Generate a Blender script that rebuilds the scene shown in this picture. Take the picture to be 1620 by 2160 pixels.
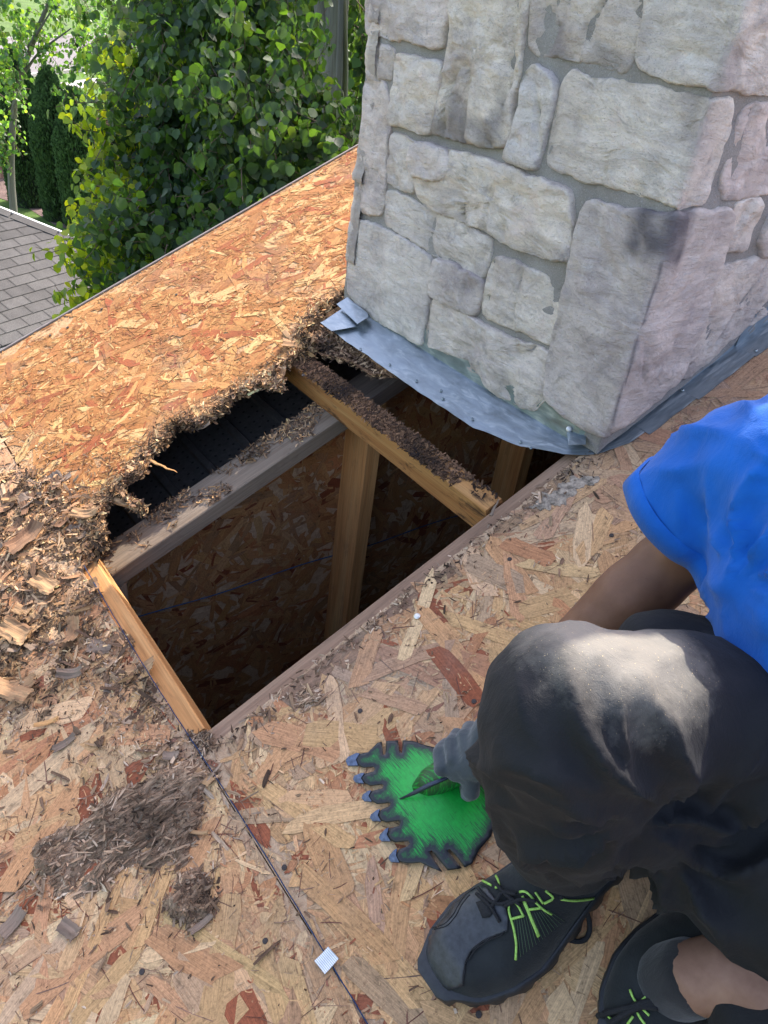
import bpy, bmesh, math, random
import numpy as np
from mathutils import Vector, Matrix, noise
random.seed(7); rng = np.random.default_rng(11)
scene = bpy.context.scene
for o in list(bpy.data.objects): bpy.data.objects.remove(o)

# ------------------------------------------------------------------ camera
FPX, PITCH, ROLL, YAW, AL = 1658.3, math.radians(34.01), math.radians(8.29), math.radians(139.08), math.radians(24.75)
CAM = np.array([0.70809, -0.32701, 0.95040])
_f = np.array([math.cos(PITCH)*math.cos(YAW), math.cos(PITCH)*math.sin(YAW), -math.sin(PITCH)])
_r0 = np.array([math.sin(YAW), -math.cos(YAW), 0]); _u0 = np.cross(_r0, _f)
_r = math.cos(ROLL)*_r0 + math.sin(ROLL)*_u0; _u = -math.sin(ROLL)*_r0 + math.cos(ROLL)*_u0
cd = bpy.data.cameras.new('camera'); cam = bpy.data.objects.new('camera', cd); scene.collection.objects.link(cam)
cam.matrix_world = Matrix(((_r[0], _u[0], -_f[0], CAM[0]), (_r[1], _u[1], -_f[1], CAM[1]), (_r[2], _u[2], -_f[2], CAM[2]), (0, 0, 0, 1)))
cd.sensor_fit = 'AUTO'; cd.sensor_width = 36; cd.lens = FPX/2160*36; cd.clip_start = 0.02; cd.clip_end = 600
scene.camera = cam
scene.render.resolution_x = 768; scene.render.resolution_y = 1024

# ------------------------------------------------------------------ light
SUN_EL = math.radians(46)
sh = np.array([-0.43, 0.903]); sh /= np.linalg.norm(sh)
SUN = np.array([sh[0]*math.cos(SUN_EL), sh[1]*math.cos(SUN_EL), math.sin(SUN_EL)])
world = bpy.data.worlds.new('World'); scene.world = world; world.use_nodes = True
wn = world.node_tree; bg = wn.nodes['Background']
sky = wn.nodes.new('ShaderNodeTexSky'); sky.sky_type = 'NISHITA'; sky.sun_disc = False
sky.sun_elevation = SUN_EL; sky.sun_rotation = math.atan2(SUN[0], SUN[1]); sky.air_density = 1.0; sky.dust_density = 2.5; sky.ozone_density = 1.0
tintn = wn.nodes.new('ShaderNodeMix'); tintn.data_type = 'RGBA'; tintn.blend_type = 'MULTIPLY'; tintn.inputs[0].default_value = 1.0; tintn.inputs[7].default_value = (1.11, 0.98, 0.92, 1)   # camera white balance
wn.links.new(sky.outputs[0], tintn.inputs[6]); wn.links.new(tintn.outputs[2], bg.inputs[0]); bg.inputs[1].default_value = 0.15
sl = bpy.data.lights.new('sun', 'SUN'); sl.energy = 2.05; sl.angle = math.radians(0.53); sl.color = (1.0, 0.93, 0.82)
so = bpy.data.objects.new('sun', sl); scene.collection.objects.link(so)
so.rotation_euler = Vector(SUN).to_track_quat('Z', 'Y').to_euler(); so.location = (0, 0, 8)
scene.view_settings.view_transform = 'Standard'; scene.view_settings.look = 'None'
scene.view_settings.exposure = 2.1; scene.view_settings.gamma = 1.0
scene.render.engine = 'CYCLES'

# ------------------------------------------------------------------ geometry helpers
UP = np.array([0, math.cos(AL), math.sin(AL)]); NR = np.array([0, -math.sin(AL), math.cos(AL)])
def ray(px, py): return (px-810)/FPX*_r - (py-1080)/FPX*_u + _f
def roofc(px, py, h=0.0):                     # the place on the roof plane (h above it) in roof coordinates
    v = ray(px, py); t = (h - CAM@NR)/(v@NR); P = CAM + t*v
    return (P[0], float(P@UP))
def atz(px, py, z): v = ray(px, py); t = (z-CAM[2])/v[2]; return CAM + t*v
def ath(px, py, h): v = ray(px, py); t = (h - CAM@NR)/(v@NR); return CAM + t*v
def aty(px, py, y): v = ray(px, py); t = (y-CAM[1])/v[1]; return CAM + t*v
def atx(px, py, x): v = ray(px, py); t = (x-CAM[0])/v[0]; return CAM + t*v
def att(px, py, t): v = ray(px, py); return CAM + t*v/np.linalg.norm(v)
def RW(x, y, h=0.0): return np.array([x, 0, 0]) + y*UP + h*NR
def RWa(a):
    a = np.asarray(a, float); return np.stack([a[:, 0], a[:, 1]*UP[1]+a[:, 2]*NR[1], a[:, 1]*UP[2]+a[:, 2]*NR[2]], 1)

def link(o, parent=None):
    scene.collection.objects.link(o)
    if parent is not None: o.parent = parent
    return o
def tag(o, label=None, cat=None, group=None, kind=None):
    if label: o['label'] = label
    if cat: o['category'] = cat
    if group: o['group'] = group
    if kind: o['kind'] = kind
    return o
def thing(name, loc, label, cat, group=None):
    o = bpy.data.objects.new(name, None); o.location = loc; o.empty_display_size = 0.1
    scene.collection.objects.link(o); return tag(o, label, cat, group)
def origin(o):
    p = np.zeros(3)
    while o is not None: p = p + np.array(o.location); o = o.parent
    return p
def mk(name, V, F, mat, parent=None, tc=None, col=None, smooth=False, loc=None, mesh_only=False):
    """world-space vertices -> one object; loc gives its own origin; parents are unrotated"""
    V = np.asarray(V, float).reshape(-1, 3)
    base = origin(parent) if parent is not None else np.zeros(3)
    l = np.asarray(loc, float) if loc is not None else base
    me = bpy.data.meshes.new(name)
    F = [list(map(int, f)) for f in F] if not isinstance(F, np.ndarray) else F
    if isinstance(F, np.ndarray):
        n, k = F.shape; me.vertices.add(len(V)); me.vertices.foreach_set('co', (V-l).ravel())
        me.loops.add(n*k); me.loops.foreach_set('vertex_index', F.astype(np.int32).ravel())
        me.polygons.add(n); me.polygons.foreach_set('loop_start', np.arange(0, n*k, k, dtype=np.int32))
        me.update(calc_edges=True)
    else:
        me.from_pydata([tuple(v) for v in (V-l)], [], F); me.update()
    t = V if tc is None else np.asarray(tc, float)
    a = me.attributes.new('tc', 'FLOAT_VECTOR', 'POINT'); a.data.foreach_set('vector', np.ascontiguousarray(t).ravel())
    if col is not None:
        c = np.ones((len(V), 4)); c[:, :3] = col
        a = me.attributes.new('col', 'FLOAT_COLOR', 'POINT'); a.data.foreach_set('color', c.ravel())
    if smooth: me.polygons.foreach_set('use_smooth', np.ones(len(me.polygons), dtype=bool))
    me.materials.append(mat)
    o = bpy.data.objects.new(name, me); o.location = l - base
    return link(o, parent)
def box_vf(c0, c1):
    (x0, y0, z0), (x1, y1, z1) = c0, c1
    V = [(x0, y0, z0), (x1, y0, z0), (x1, y1, z0), (x0, y1, z0), (x0, y0, z1), (x1, y0, z1), (x1, y1, z1), (x0, y1, z1)]
    return V, [(0, 3, 2, 1), (4, 5, 6, 7), (0, 1, 5, 4), (1, 2, 6, 5), (2, 3, 7, 6), (3, 0, 4, 7)]
def bevel(o, w, seg=2):
    m = o.modifiers.new('bevel', 'BEVEL'); m.width = w; m.segments = seg; m.limit_method = 'ANGLE'; return o
def rbox(name, c0, c1, mat, parent, axis=0, bev=0.002, roof=True):
    """a timber in roof coordinates (or world); tc runs along the timber, subdivided and slightly uneven"""
    nseg = 14; V, F, T = [], [], []
    c0 = np.array(c0, float); c1 = np.array(c1, float)
    o1, o2 = [i for i in range(3) if i != axis]
    b = bev; prof = [(b, 0), (1, 0)]
    w, h = c1[o1]-c0[o1], c1[o2]-c0[o2]
    ring = [(b, 0), (w-b, 0), (w, b), (w, h-b), (w-b, h), (b, h), (0, h-b), (0, b)]
    sd = random.random()*50
    for k in range(nseg+1):
        t = c0[axis] + (c1[axis]-c0[axis])*k/nseg
        for (a, c) in ring:
            p = np.zeros(3); p[axis] = t; p[o1] = c0[o1]+a; p[o2] = c0[o2]+c
            p[o1] += 0.0012*noise.noise((t*9, sd, a*10)); p[o2] += 0.0012*noise.noise((t*9, sd+5, c*10))
            V.append(p); q = np.array([t, p[o1], p[o2]]); T.append(q+sd)
    for k in range(nseg):
        for j in range(8):
            a = k*8+j; b2 = k*8+(j+1) % 8; F.append((a, b2, b2+8, a+8))
    F.append(tuple(range(7, -1, -1))); F.append(tuple(range(nseg*8, nseg*8+8)))
    V = np.array(V)
    if roof: V = RWa(V)
    o = mk(name, V, F, mat, parent, tc=T)
    bm = bmesh.new(); bm.from_mesh(o.data); bmesh.ops.recalc_face_normals(bm, faces=bm.faces); bm.to_mesh(o.data); bm.free()
    return o
def inpoly(P, poly):
    P = np.asarray(P); poly = np.asarray(poly); x, y = P[:, 0], P[:, 1]; ins = np.zeros(len(P), bool)
    j = len(poly)-1
    for i in range(len(poly)):
        xi, yi = poly[i]; xj, yj = poly[j]
        c = ((yi > y) != (yj > y)) & (x < (xj-xi)*(y-yi)/((yj-yi) if abs(yj-yi) > 1e-12 else 1e-12)+xi)
        ins ^= c; j = i
    return ins
def distline(P, L):
    P = np.asarray(P)[:, :2]; d = np.full(len(P), 1e9); L = np.asarray(L)
    for a, b in zip(L[:-1], L[1:]):
        ab = b-a; t = np.clip(((P-a)@ab)/max(ab@ab, 1e-12), 0, 1); d = np.minimum(d, np.linalg.norm(P-a-t[:, None]*ab, axis=1))
    return d
def ragged(L, step=0.006, amp=0.006, sc=60, seed=0):
    L = np.asarray(L, float); out = []
    for a, b in zip(L[:-1], L[1:]):
        n = max(1, int(np.linalg.norm(b-a)/step)); nv = np.array([-(b-a)[1], (b-a)[0]])/max(np.linalg.norm(b-a), 1e-9)
        for i in range(n):
            p = a+(b-a)*i/n
            k = noise.noise((p[0]*sc, p[1]*sc, seed))+0.6*noise.noise((p[0]*sc*3, p[1]*sc*3, seed+3))
            out.append(p+nv*k*amp*2)
    out.append(L[-1]); return np.array(out)
def nz(P, sc, seed=0.0, oct_=3):
    return np.array([noise.fractal((p[0]*sc+seed, p[1]*sc-seed, (p[2] if len(p) > 2 else 0)*sc), 0.9, 2.0, oct_) for p in P])

# ------------------------------------------------------------------ materials
def newmat(name):
    m = bpy.data.materials.new(name); m.use_nodes = True; nt = m.node_tree; b = nt.nodes['Principled BSDF']
    b.inputs['Roughness'].default_value = 0.85; b.inputs['Specular IOR Level'].default_value = 0.3
    return m, nt, b
def N(nt, t, **kw):
    n = nt.nodes.new(t)
    for k, v in kw.items():
        if k in ('operation', 'blend_type', 'data_type', 'attribute_name', 'feature', 'distance', 'noise_dimensions', 'interpolation'): setattr(n, k, v)
        else: n.inputs[k].default_value = v
    return n
def tcn(nt): n = nt.nodes.new('ShaderNodeAttribute'); n.attribute_name = 'tc'; return n.outputs['Vector']
def coln(nt): n = nt.nodes.new('ShaderNodeAttribute'); n.attribute_name = 'col'; return n.outputs['Color']
def mapped(nt, src, scale, loc=(0, 0, 0)):
    m = nt.nodes.new('ShaderNodeMapping'); m.inputs['Scale'].default_value = scale; m.inputs['Location'].default_value = loc
    nt.links.new(src, m.inputs[0]); return m.outputs[0]
def noi(nt, src, sc, det=4, rough=0.6, dist=0.0):
    n = nt.nodes.new('ShaderNodeTexNoise'); n.inputs['Scale'].default_value = sc; n.inputs['Detail'].default_value = det
    n.inputs['Roughness'].default_value = rough; n.inputs['Distortion'].default_value = dist
    nt.links.new(src, n.inputs['Vector']); return n.outputs['Fac']
def ramp(nt, fac, stops):
    r = nt.nodes.new('ShaderNodeValToRGB'); e = r.color_ramp.elements
    while len(e) < len(stops): e.new(0.5)
    for el, (p, c) in zip(e, stops): el.position = p; el.color = (c[0], c[1], c[2], 1) if hasattr(c, '__len__') else (c, c, c, 1)
    nt.links.new(fac, r.inputs[0]); return r.outputs[0]
def mix(nt, fac, a, b, mode='MIX'):
    m = nt.nodes.new('ShaderNodeMix'); m.data_type = 'RGBA'; m.blend_type = mode
    for i, v in ((0, fac), (6, a), (7, b)):
        if hasattr(v, 'default_value') or isinstance(v, bpy.types.NodeSocket): nt.links.new(v, m.inputs[i])
        else: m.inputs[i].default_value = v if not hasattr(v, '__len__') else (v[0], v[1], v[2], 1)
    return m.outputs[2]
def bump(nt, b, h, s=0.5, d=0.002, prev=None):
    n = nt.nodes.new('ShaderNodeBump'); n.inputs['Strength'].default_value = s; n.inputs['Distance'].default_value = d
    nt.links.new(h, n.inputs['Height'])
    if prev is not None: nt.links.new(prev, n.inputs['Normal'])
    nt.links.new(n.outputs[0], b.inputs['Normal']); return n.outputs[0]
def setc(nt, b, c): nt.links.new(c, b.inputs['Base Color'])
def rnd(nt):
    n = nt.nodes.new('ShaderNodeObjectInfo'); return n.outputs['Random']

def m_strand():
    m, nt, b = newmat('osb_strand'); t = tcn(nt)
    g = noi(nt, mapped(nt, t, (16, 620, 7)), 1.0, 4, 0.65)
    g2 = noi(nt, mapped(nt, t, (40, 90, 7)), 1.0, 4, 0.7)
    c = mix(nt, 1.0, coln(nt), ramp(nt, g, [(0.3, 0.68), (0.55, 1.0), (0.75, 1.28)]), 'MULTIPLY')
    c = mix(nt, 1.0, c, ramp(nt, g2, [(0.30, 0.55), (0.42, 1.0), (0.7, 1.1)]), 'MULTIPLY')
    geo = nt.nodes.new('ShaderNodeNewGeometry')
    dirt = noi(nt, geo.outputs['Position'], 5, 6, 0.7)
    c = mix(nt, ramp(nt, dirt, [(0.52, 0.0), (0.72, 0.35)]), c, (0.20, 0.155, 0.12))
    dark = noi(nt, geo.outputs['Position'], 90, 3, 0.7)
    c = mix(nt, ramp(nt, dark, [(0.62, 0.0), (0.72, 0.6)]), c, (0.11, 0.055, 0.03))
    fz = noi(nt, geo.outputs['Position'], 260, 4, 0.75); c = mix(nt, 1.0, c, ramp(nt, fz, [(0.32, 0.66), (0.5, 1.0), (0.7, 1.16)]), 'MULTIPLY')
    setc(nt, b, c); bump(nt, b, g, 0.5, 0.0012); return m
def m_board(name, c1, c2, c3):
    m, nt, b = newmat(name); t = tcn(nt)
    a = noi(nt, mapped(nt, t, (60, 60, 60)), 1, 5, 0.7, 1.5)
    c = ramp(nt, a, [(0.3, c1), (0.5, c2), (0.7, c3)])
    setc(nt, b, c); bump(nt, b, a, 0.8, 0.003); return m
def m_wood(name, c1, c2, c3, dirt=(0.08, 0.05, 0.035), damt=0.5, gs=1.0):
    m, nt, b = newmat(name); t = tcn(nt)
    w = noi(nt, mapped(nt, t, (1.6*gs, 26*gs, 26*gs)), 1, 4, 0.55, 0.6)
    g = noi(nt, mapped(nt, t, (9*gs, 260*gs, 260*gs)), 1, 3, 0.6)
    c = ramp(nt, w, [(0.3, c1), (0.5, c2), (0.68, c3)])
    c = mix(nt, 0.6, c, ramp(nt, g, [(0.3, 0.62), (0.6, 1.15)]), 'MULTIPLY')
    d = noi(nt, mapped(nt, t, (11, 30, 30)), 1, 6, 0.72, 0.4)
    c = mix(nt, ramp(nt, d, [(0.54, 0.0), (0.66, damt)]), c, dirt)
    setc(nt, b, c); bump(nt, b, g, 0.5, 0.0015); return m
def m_shard():
    m, nt, b = newmat('rotten_chips'); t = tcn(nt)
    g = noi(nt, mapped(nt, t, (60, 500, 5)), 1, 3, 0.6)
    c = mix(nt, 1.0, coln(nt), ramp(nt, g, [(0.3, 0.5), (0.6, 1.15)]), 'MULTIPLY')
    setc(nt, b, c); bump(nt, b, g, 0.6, 0.0015); b.inputs['Roughness'].default_value = 0.95; return m
def m_rot(name, cols, sc=70, ms=(30, 220, 60)):
    m, nt, b = newmat(name); t = tcn(nt)
    a = noi(nt, t, sc, 8, 0.75, 0.8); w = noi(nt, mapped(nt, t, ms), 1, 5, 0.7, 2.0)
    c = ramp(nt, a, [(0.3, cols[0]), (0.5, cols[1]), (0.7, cols[2])])
    c = mix(nt, 0.8, c, ramp(nt, w, [(0.32, 0.25), (0.5, 0.9), (0.68, 1.45)]), 'MULTIPLY'); lw = noi(nt, t, 9, 3); c = mix(nt, 1.0, c, ramp(nt, lw, [(0.35, 0.68), (0.65, 1.3)]), 'MULTIPLY')
    setc(nt, b, c); bump(nt, b, w, 1.0, 0.006); b.inputs['Roughness'].default_value = 0.97; return m
def m_stone():
    m, nt, b = newmat('cast_stone'); t = tcn(nt); r = rnd(nt)
    mx = nt.nodes.new('ShaderNodeVectorMath'); mx.operation = 'ADD'; nt.links.new(t, mx.inputs[0])
    cb = nt.nodes.new('ShaderNodeCombineXYZ')
    mm = nt.nodes.new('ShaderNodeMath'); mm.operation = 'MULTIPLY'; mm.inputs[1].default_value = 40; nt.links.new(r, mm.inputs[0])
    nt.links.new(mm.outputs[0], cb.inputs[0]); nt.links.new(cb.outputs[0], mx.inputs[1]); v = mx.outputs[0]
    a = noi(nt, v, 9, 6, 0.65); bb = noi(nt, v, 24, 5, 0.7, 0.5)
    c = ramp(nt, a, [(0.28, (0.45, 0.39, 0.375)), (0.45, (0.67, 0.595, 0.54)), (0.58, (0.79, 0.71, 0.635)), (0.75, (0.70, 0.57, 0.52))])
    tint = ramp(nt, r, [(0.0, (1.0, 0.93, 0.92)), (0.35, (0.93, 0.93, 0.95)), (0.6, (1.06, 1.02, 0.96)), (0.85, (0.86, 0.82, 0.82)), (1.0, (1.02, 1.0, 0.98))])
    c = mix(nt, 1.0, c, tint, 'MULTIPLY')
    c = mix(nt, ramp(nt, bb, [(0.58, 0.0), (0.74, 0.55)]), c, (0.19, 0.175, 0.19))
    pale = noi(nt, v, 45, 4, 0.6)
    vn = noi(nt, mapped(nt, v, (5, 11, 5)), 1, 6, 0.6, 1.4); c = mix(nt, ramp(nt, vn, [(0.478, 0.0), (0.497, 0.16), (0.503, 0.16), (0.522, 0.0)]), c, (0.20, 0.18, 0.185))
    c = mix(nt, ramp(nt, pale, [(0.56, 0.0), (0.70, 0.35)]), c, (0.78, 0.74, 0.70))
    sp = noi(nt, v, 420, 2, 0.6)
    c = mix(nt, ramp(nt, sp, [(0.62, 0.0), (0.70, 0.45)]), c, (0.16, 0.14, 0.13))
    st = nt.nodes.new('ShaderNodeAttribute'); st.attribute_name = 'col'
    c = mix(nt, st.outputs['Fac'], c, (0.10, 0.09, 0.105))
    sx = nt.nodes.new('ShaderNodeSeparateXYZ'); nt.links.new(t, sx.inputs[0]); c = mix(nt, ramp(nt, sx.outputs[2], [(0.012, 0.45), (0.024, 0.0)]), c, (0.20, 0.18, 0.17))
    setc(nt, b, c)
    h0 = noi(nt, mapped(nt, v, (22, 60, 40)), 1, 7, 0.72, 1.2); h1 = noi(nt, v, 75, 6, 0.7); h2 = noi(nt, v, 380, 3, 0.6)
    p0 = bump(nt, b, h0, 0.8, 0.014)
    p = bump(nt, b, h1, 0.7, 0.007, p0); bump(nt, b, h2, 0.7, 0.0016, p)
    b.inputs['Roughness'].default_value = 0.93; return m
def m_mortar():
    m, nt, b = newmat('mortar'); t = tcn(nt)
    a = noi(nt, t, 14, 4); s = noi(nt, t, 520, 3, 0.7)
    c = ramp(nt, a, [(0.3, (0.235, 0.215, 0.20)), (0.7, (0.33, 0.305, 0.28))])
    c = mix(nt, ramp(nt, s, [(0.56, 0), (0.68, 0.55)]), c, (0.5, 0.48, 0.45)); c = mix(nt, ramp(nt, s, [(0.3, 0.6), (0.42, 0)]), c, (0.10, 0.09, 0.085))
    setc(nt, b, c); h = noi(nt, t, 260, 4, 0.7); bump(nt, b, h, 1.0, 0.004); b.inputs['Roughness'].default_value = 0.97; return m
def m_galv():
    m, nt, b = newmat('galvanised_metal'); t = tcn(nt)
    a = noi(nt, mapped(nt, t, (20, 60, 60)), 1, 5, 0.6, 1); s = noi(nt, t, 160, 3, 0.6)
    c = ramp(nt, a, [(0.22, (0.17, 0.205, 0.235)), (0.55, (0.27, 0.315, 0.345)), (0.75, (0.45, 0.49, 0.51))])
    c = mix(nt, ramp(nt, s, [(0.70, 0), (0.76, 0.4)]), c, (0.09, 0.075, 0.06))
    setc(nt, b, c); b.inputs['Metallic'].default_value = 0.75
    rr = ramp(nt, a, [(0.3, 0.30), (0.7, 0.48)]); nt.links.new(rr, b.inputs['Roughness'])
    n = noi(nt, t, 12, 3); bump(nt, b, n, 0.25, 0.01); return m
def m_plain(name, c, rough=0.7, metal=0.0, sc=60, var=0.2, bmp=0.2, bd=0.001, spec=0.4):
    m, nt, b = newmat(name); t = tcn(nt); a = noi(nt, t, sc, 5, 0.65)
    lo = tuple(x*(1-var) for x in c); hi = tuple(min(1, x*(1+var)) for x in c)
    setc(nt, b, ramp(nt, a, [(0.3, lo), (0.7, hi)])); b.inputs['Roughness'].default_value = rough
    b.inputs['Metallic'].default_value = metal; b.inputs['Specular IOR Level'].default_value = spec
    if bmp: bump(nt, b, a, bmp, bd)
    return m
def m_leaf(name, c1, c2, trans=0.5, rough=0.45, tcol=None):
    m, nt, b = newmat(name)
    c = mix(nt, 1.0, coln(nt), (1, 1, 1), 'MULTIPLY'); setc(nt, b, c)
    b.inputs['Roughness'].default_value = rough; b.inputs['Specular IOR Level'].default_value = 0.5
    tr = nt.nodes.new('ShaderNodeBsdfTranslucent'); c2_ = mix(nt, 1.0, coln(nt), tcol or (3.2, 3.0, 0.8), 'MULTIPLY'); nt.links.new(c2_, tr.inputs[0])
    mx = nt.nodes.new('ShaderNodeMixShader'); mx.inputs[0].default_value = trans
    nt.links.new(b.outputs[0], mx.inputs[1]); nt.links.new(tr.outputs[0], mx.inputs[2])
    nt.links.new(mx.outputs[0], nt.nodes['Material Output'].inputs[0]); return m
M = {}
M['strand'] = m_strand()
M['board'] = m_board('osb_core', (0.24, 0.12, 0.055), (0.42, 0.25, 0.12), (0.55, 0.36, 0.19))
M['board_old'] = m_board('osb_core_weathered', (0.24, 0.14, 0.085), (0.42, 0.28, 0.17), (0.52, 0.37, 0.24))
M['pine'] = m_wood('pine_lumber', (0.43, 0.185, 0.06), (0.52, 0.26, 0.095), (0.57, 0.335, 0.14), damt=0.25)
M['pine_dark'] = m_wood('stained_lumber', (0.26, 0.10, 0.032), (0.40, 0.19, 0.065), (0.46, 0.25, 0.095), dirt=(0.035, 0.018, 0.012), damt=0.9)
M['pine_grey'] = m_wood('dusty_lumber', (0.165, 0.12, 0.085), (0.215, 0.165, 0.12), (0.26, 0.205, 0.155), dirt=(0.12, 0.08, 0.055), damt=0.6)
M['pine_worn'] = m_wood('worn_edge_lumber', (0.16, 0.09, 0.058), (0.25, 0.155, 0.10), (0.33, 0.22, 0.145), dirt=(0.06, 0.04, 0.03), damt=0.7)
M['shard'] = m_shard()
M['rot'] = m_rot('rotten_wood', [(0.06, 0.033, 0.018), (0.21, 0.12, 0.062), (0.46, 0.28, 0.135)])
M['rotgrey'] = m_rot('grey_rotten_wood', [(0.19, 0.118, 0.070), (0.31, 0.205, 0.130), (0.43, 0.305, 0.205)], 40, (150, 14, 60))
M['stone'] = m_stone(); M['mortar'] = m_mortar(); M['galv'] = m_galv()
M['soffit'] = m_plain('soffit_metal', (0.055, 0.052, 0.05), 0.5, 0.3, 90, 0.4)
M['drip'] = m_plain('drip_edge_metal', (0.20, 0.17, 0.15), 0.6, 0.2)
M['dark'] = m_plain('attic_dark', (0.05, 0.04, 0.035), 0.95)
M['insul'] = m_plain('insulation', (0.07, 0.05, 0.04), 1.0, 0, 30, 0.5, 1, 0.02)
M['white'] = m_plain('white_siding', (0.62, 0.60, 0.56), 0.7)

# ------------------------------------------------------------------ the house roof
house = thing('house_roof', (0.0, 0.0, 0.0), 'stripped house roof of tan OSB sheathing with a large ragged rotted hole', 'roof')
RIM_PX = [(165, 1190), (200, 1168), (217, 1148), (213, 1120), (205, 1092), (222, 1062), (238, 1040), (252, 1045), (300, 1074), (268, 1050), (246, 1032),
          (262, 1012), (300, 992), (304, 962), (330, 945), (362, 908), (372, 892), (402, 898), (440, 880), (470, 862), (486, 838), (512, 826), (548, 808),
          (575, 812), (592, 820), (588, 798), (578, 780), (600, 768), (618, 752), (640, 748), (660, 742), (650, 718), (634, 702), (640, 690), (662, 668), (678, 650), (700, 636), (722, 622), (738, 622)]
RIM = np.array([roofc(*p) for p in RIM_PX]); RIMR = ragged(RIM, 0.005, 0.0055, 55, 3)
XR = -1.345                                             # the rake
def slab(name, poly, mat, parent, th=0.011, h=0.0, label=None):
    poly = np.asarray(poly); n = len(poly)
    top = np.column_stack([poly, np.full(n, h)]); bot = np.column_stack([poly, np.full(n, h-th)])
    V = RWa(np.vstack([top, bot])); F = [list(range(n)), list(range(2*n-1, n-1, -1))] + [[i, i+n, (i+1) % n+n, (i+1) % n] for i in range(n)]
    o = mk(name, V, F, mat, parent, tc=V)
    bm = bmesh.new(); bm.from_mesh(o.data); bmesh.ops.recalc_face_normals(bm, faces=bm.faces); bmesh.ops.triangulate(bm, faces=[f for f in bm.faces if len(f.verts) > 4]); bm.to_mesh(o.data); bm.free()
    if label: o['label'] = label
    return o
polyB = [(XR, -0.012)] + [(RIMR[0][0], -0.012)] + [tuple(p) for p in RIMR] + [(-0.70, 0.80), (-0.70, 2.3), (XR, 2.3)]
polyA = [(XR, -1.5), (0.010, -1.5), (0.010, -0.014)] + [tuple(p) for p in ragged([(0.0, -0.014), (-0.42, -0.019)], 0.006, 0.001, 50, 9)] + [(XR, -0.014)]
polyD = [(0.013, -1.5), (2.3, -1.5), (2.3, -0.014), (0.013, -0.014)]
edgeC = ragged([(0.020, -0.0125), (0.016, 0.30), (0.020, 0.62), (0.014, 0.80)], 0.006, 0.0016, 60, 5)
polyC = [tuple(p) for p in edgeC] + [(0.02, 2.3), (2.3, 2.3), (2.3, -0.0125)]
sB = slab('sheathing_panel', polyB, M['board'], house, label='sunlit orange OSB sheet along the rake with a ragged rotted edge')
sA = slab('sheathing_panel', polyA, M['board_old'], house, label='OSB sheet below the chalk line with rotten patches')
sC = slab('sheathing_panel', polyC, M['board_old'], house, label='OSB sheet right of the opening, under the kneeling worker')
sD = slab('sheathing_panel', polyD, M['board_old'], house, label='lower OSB sheet under the white paper tag')

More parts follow.
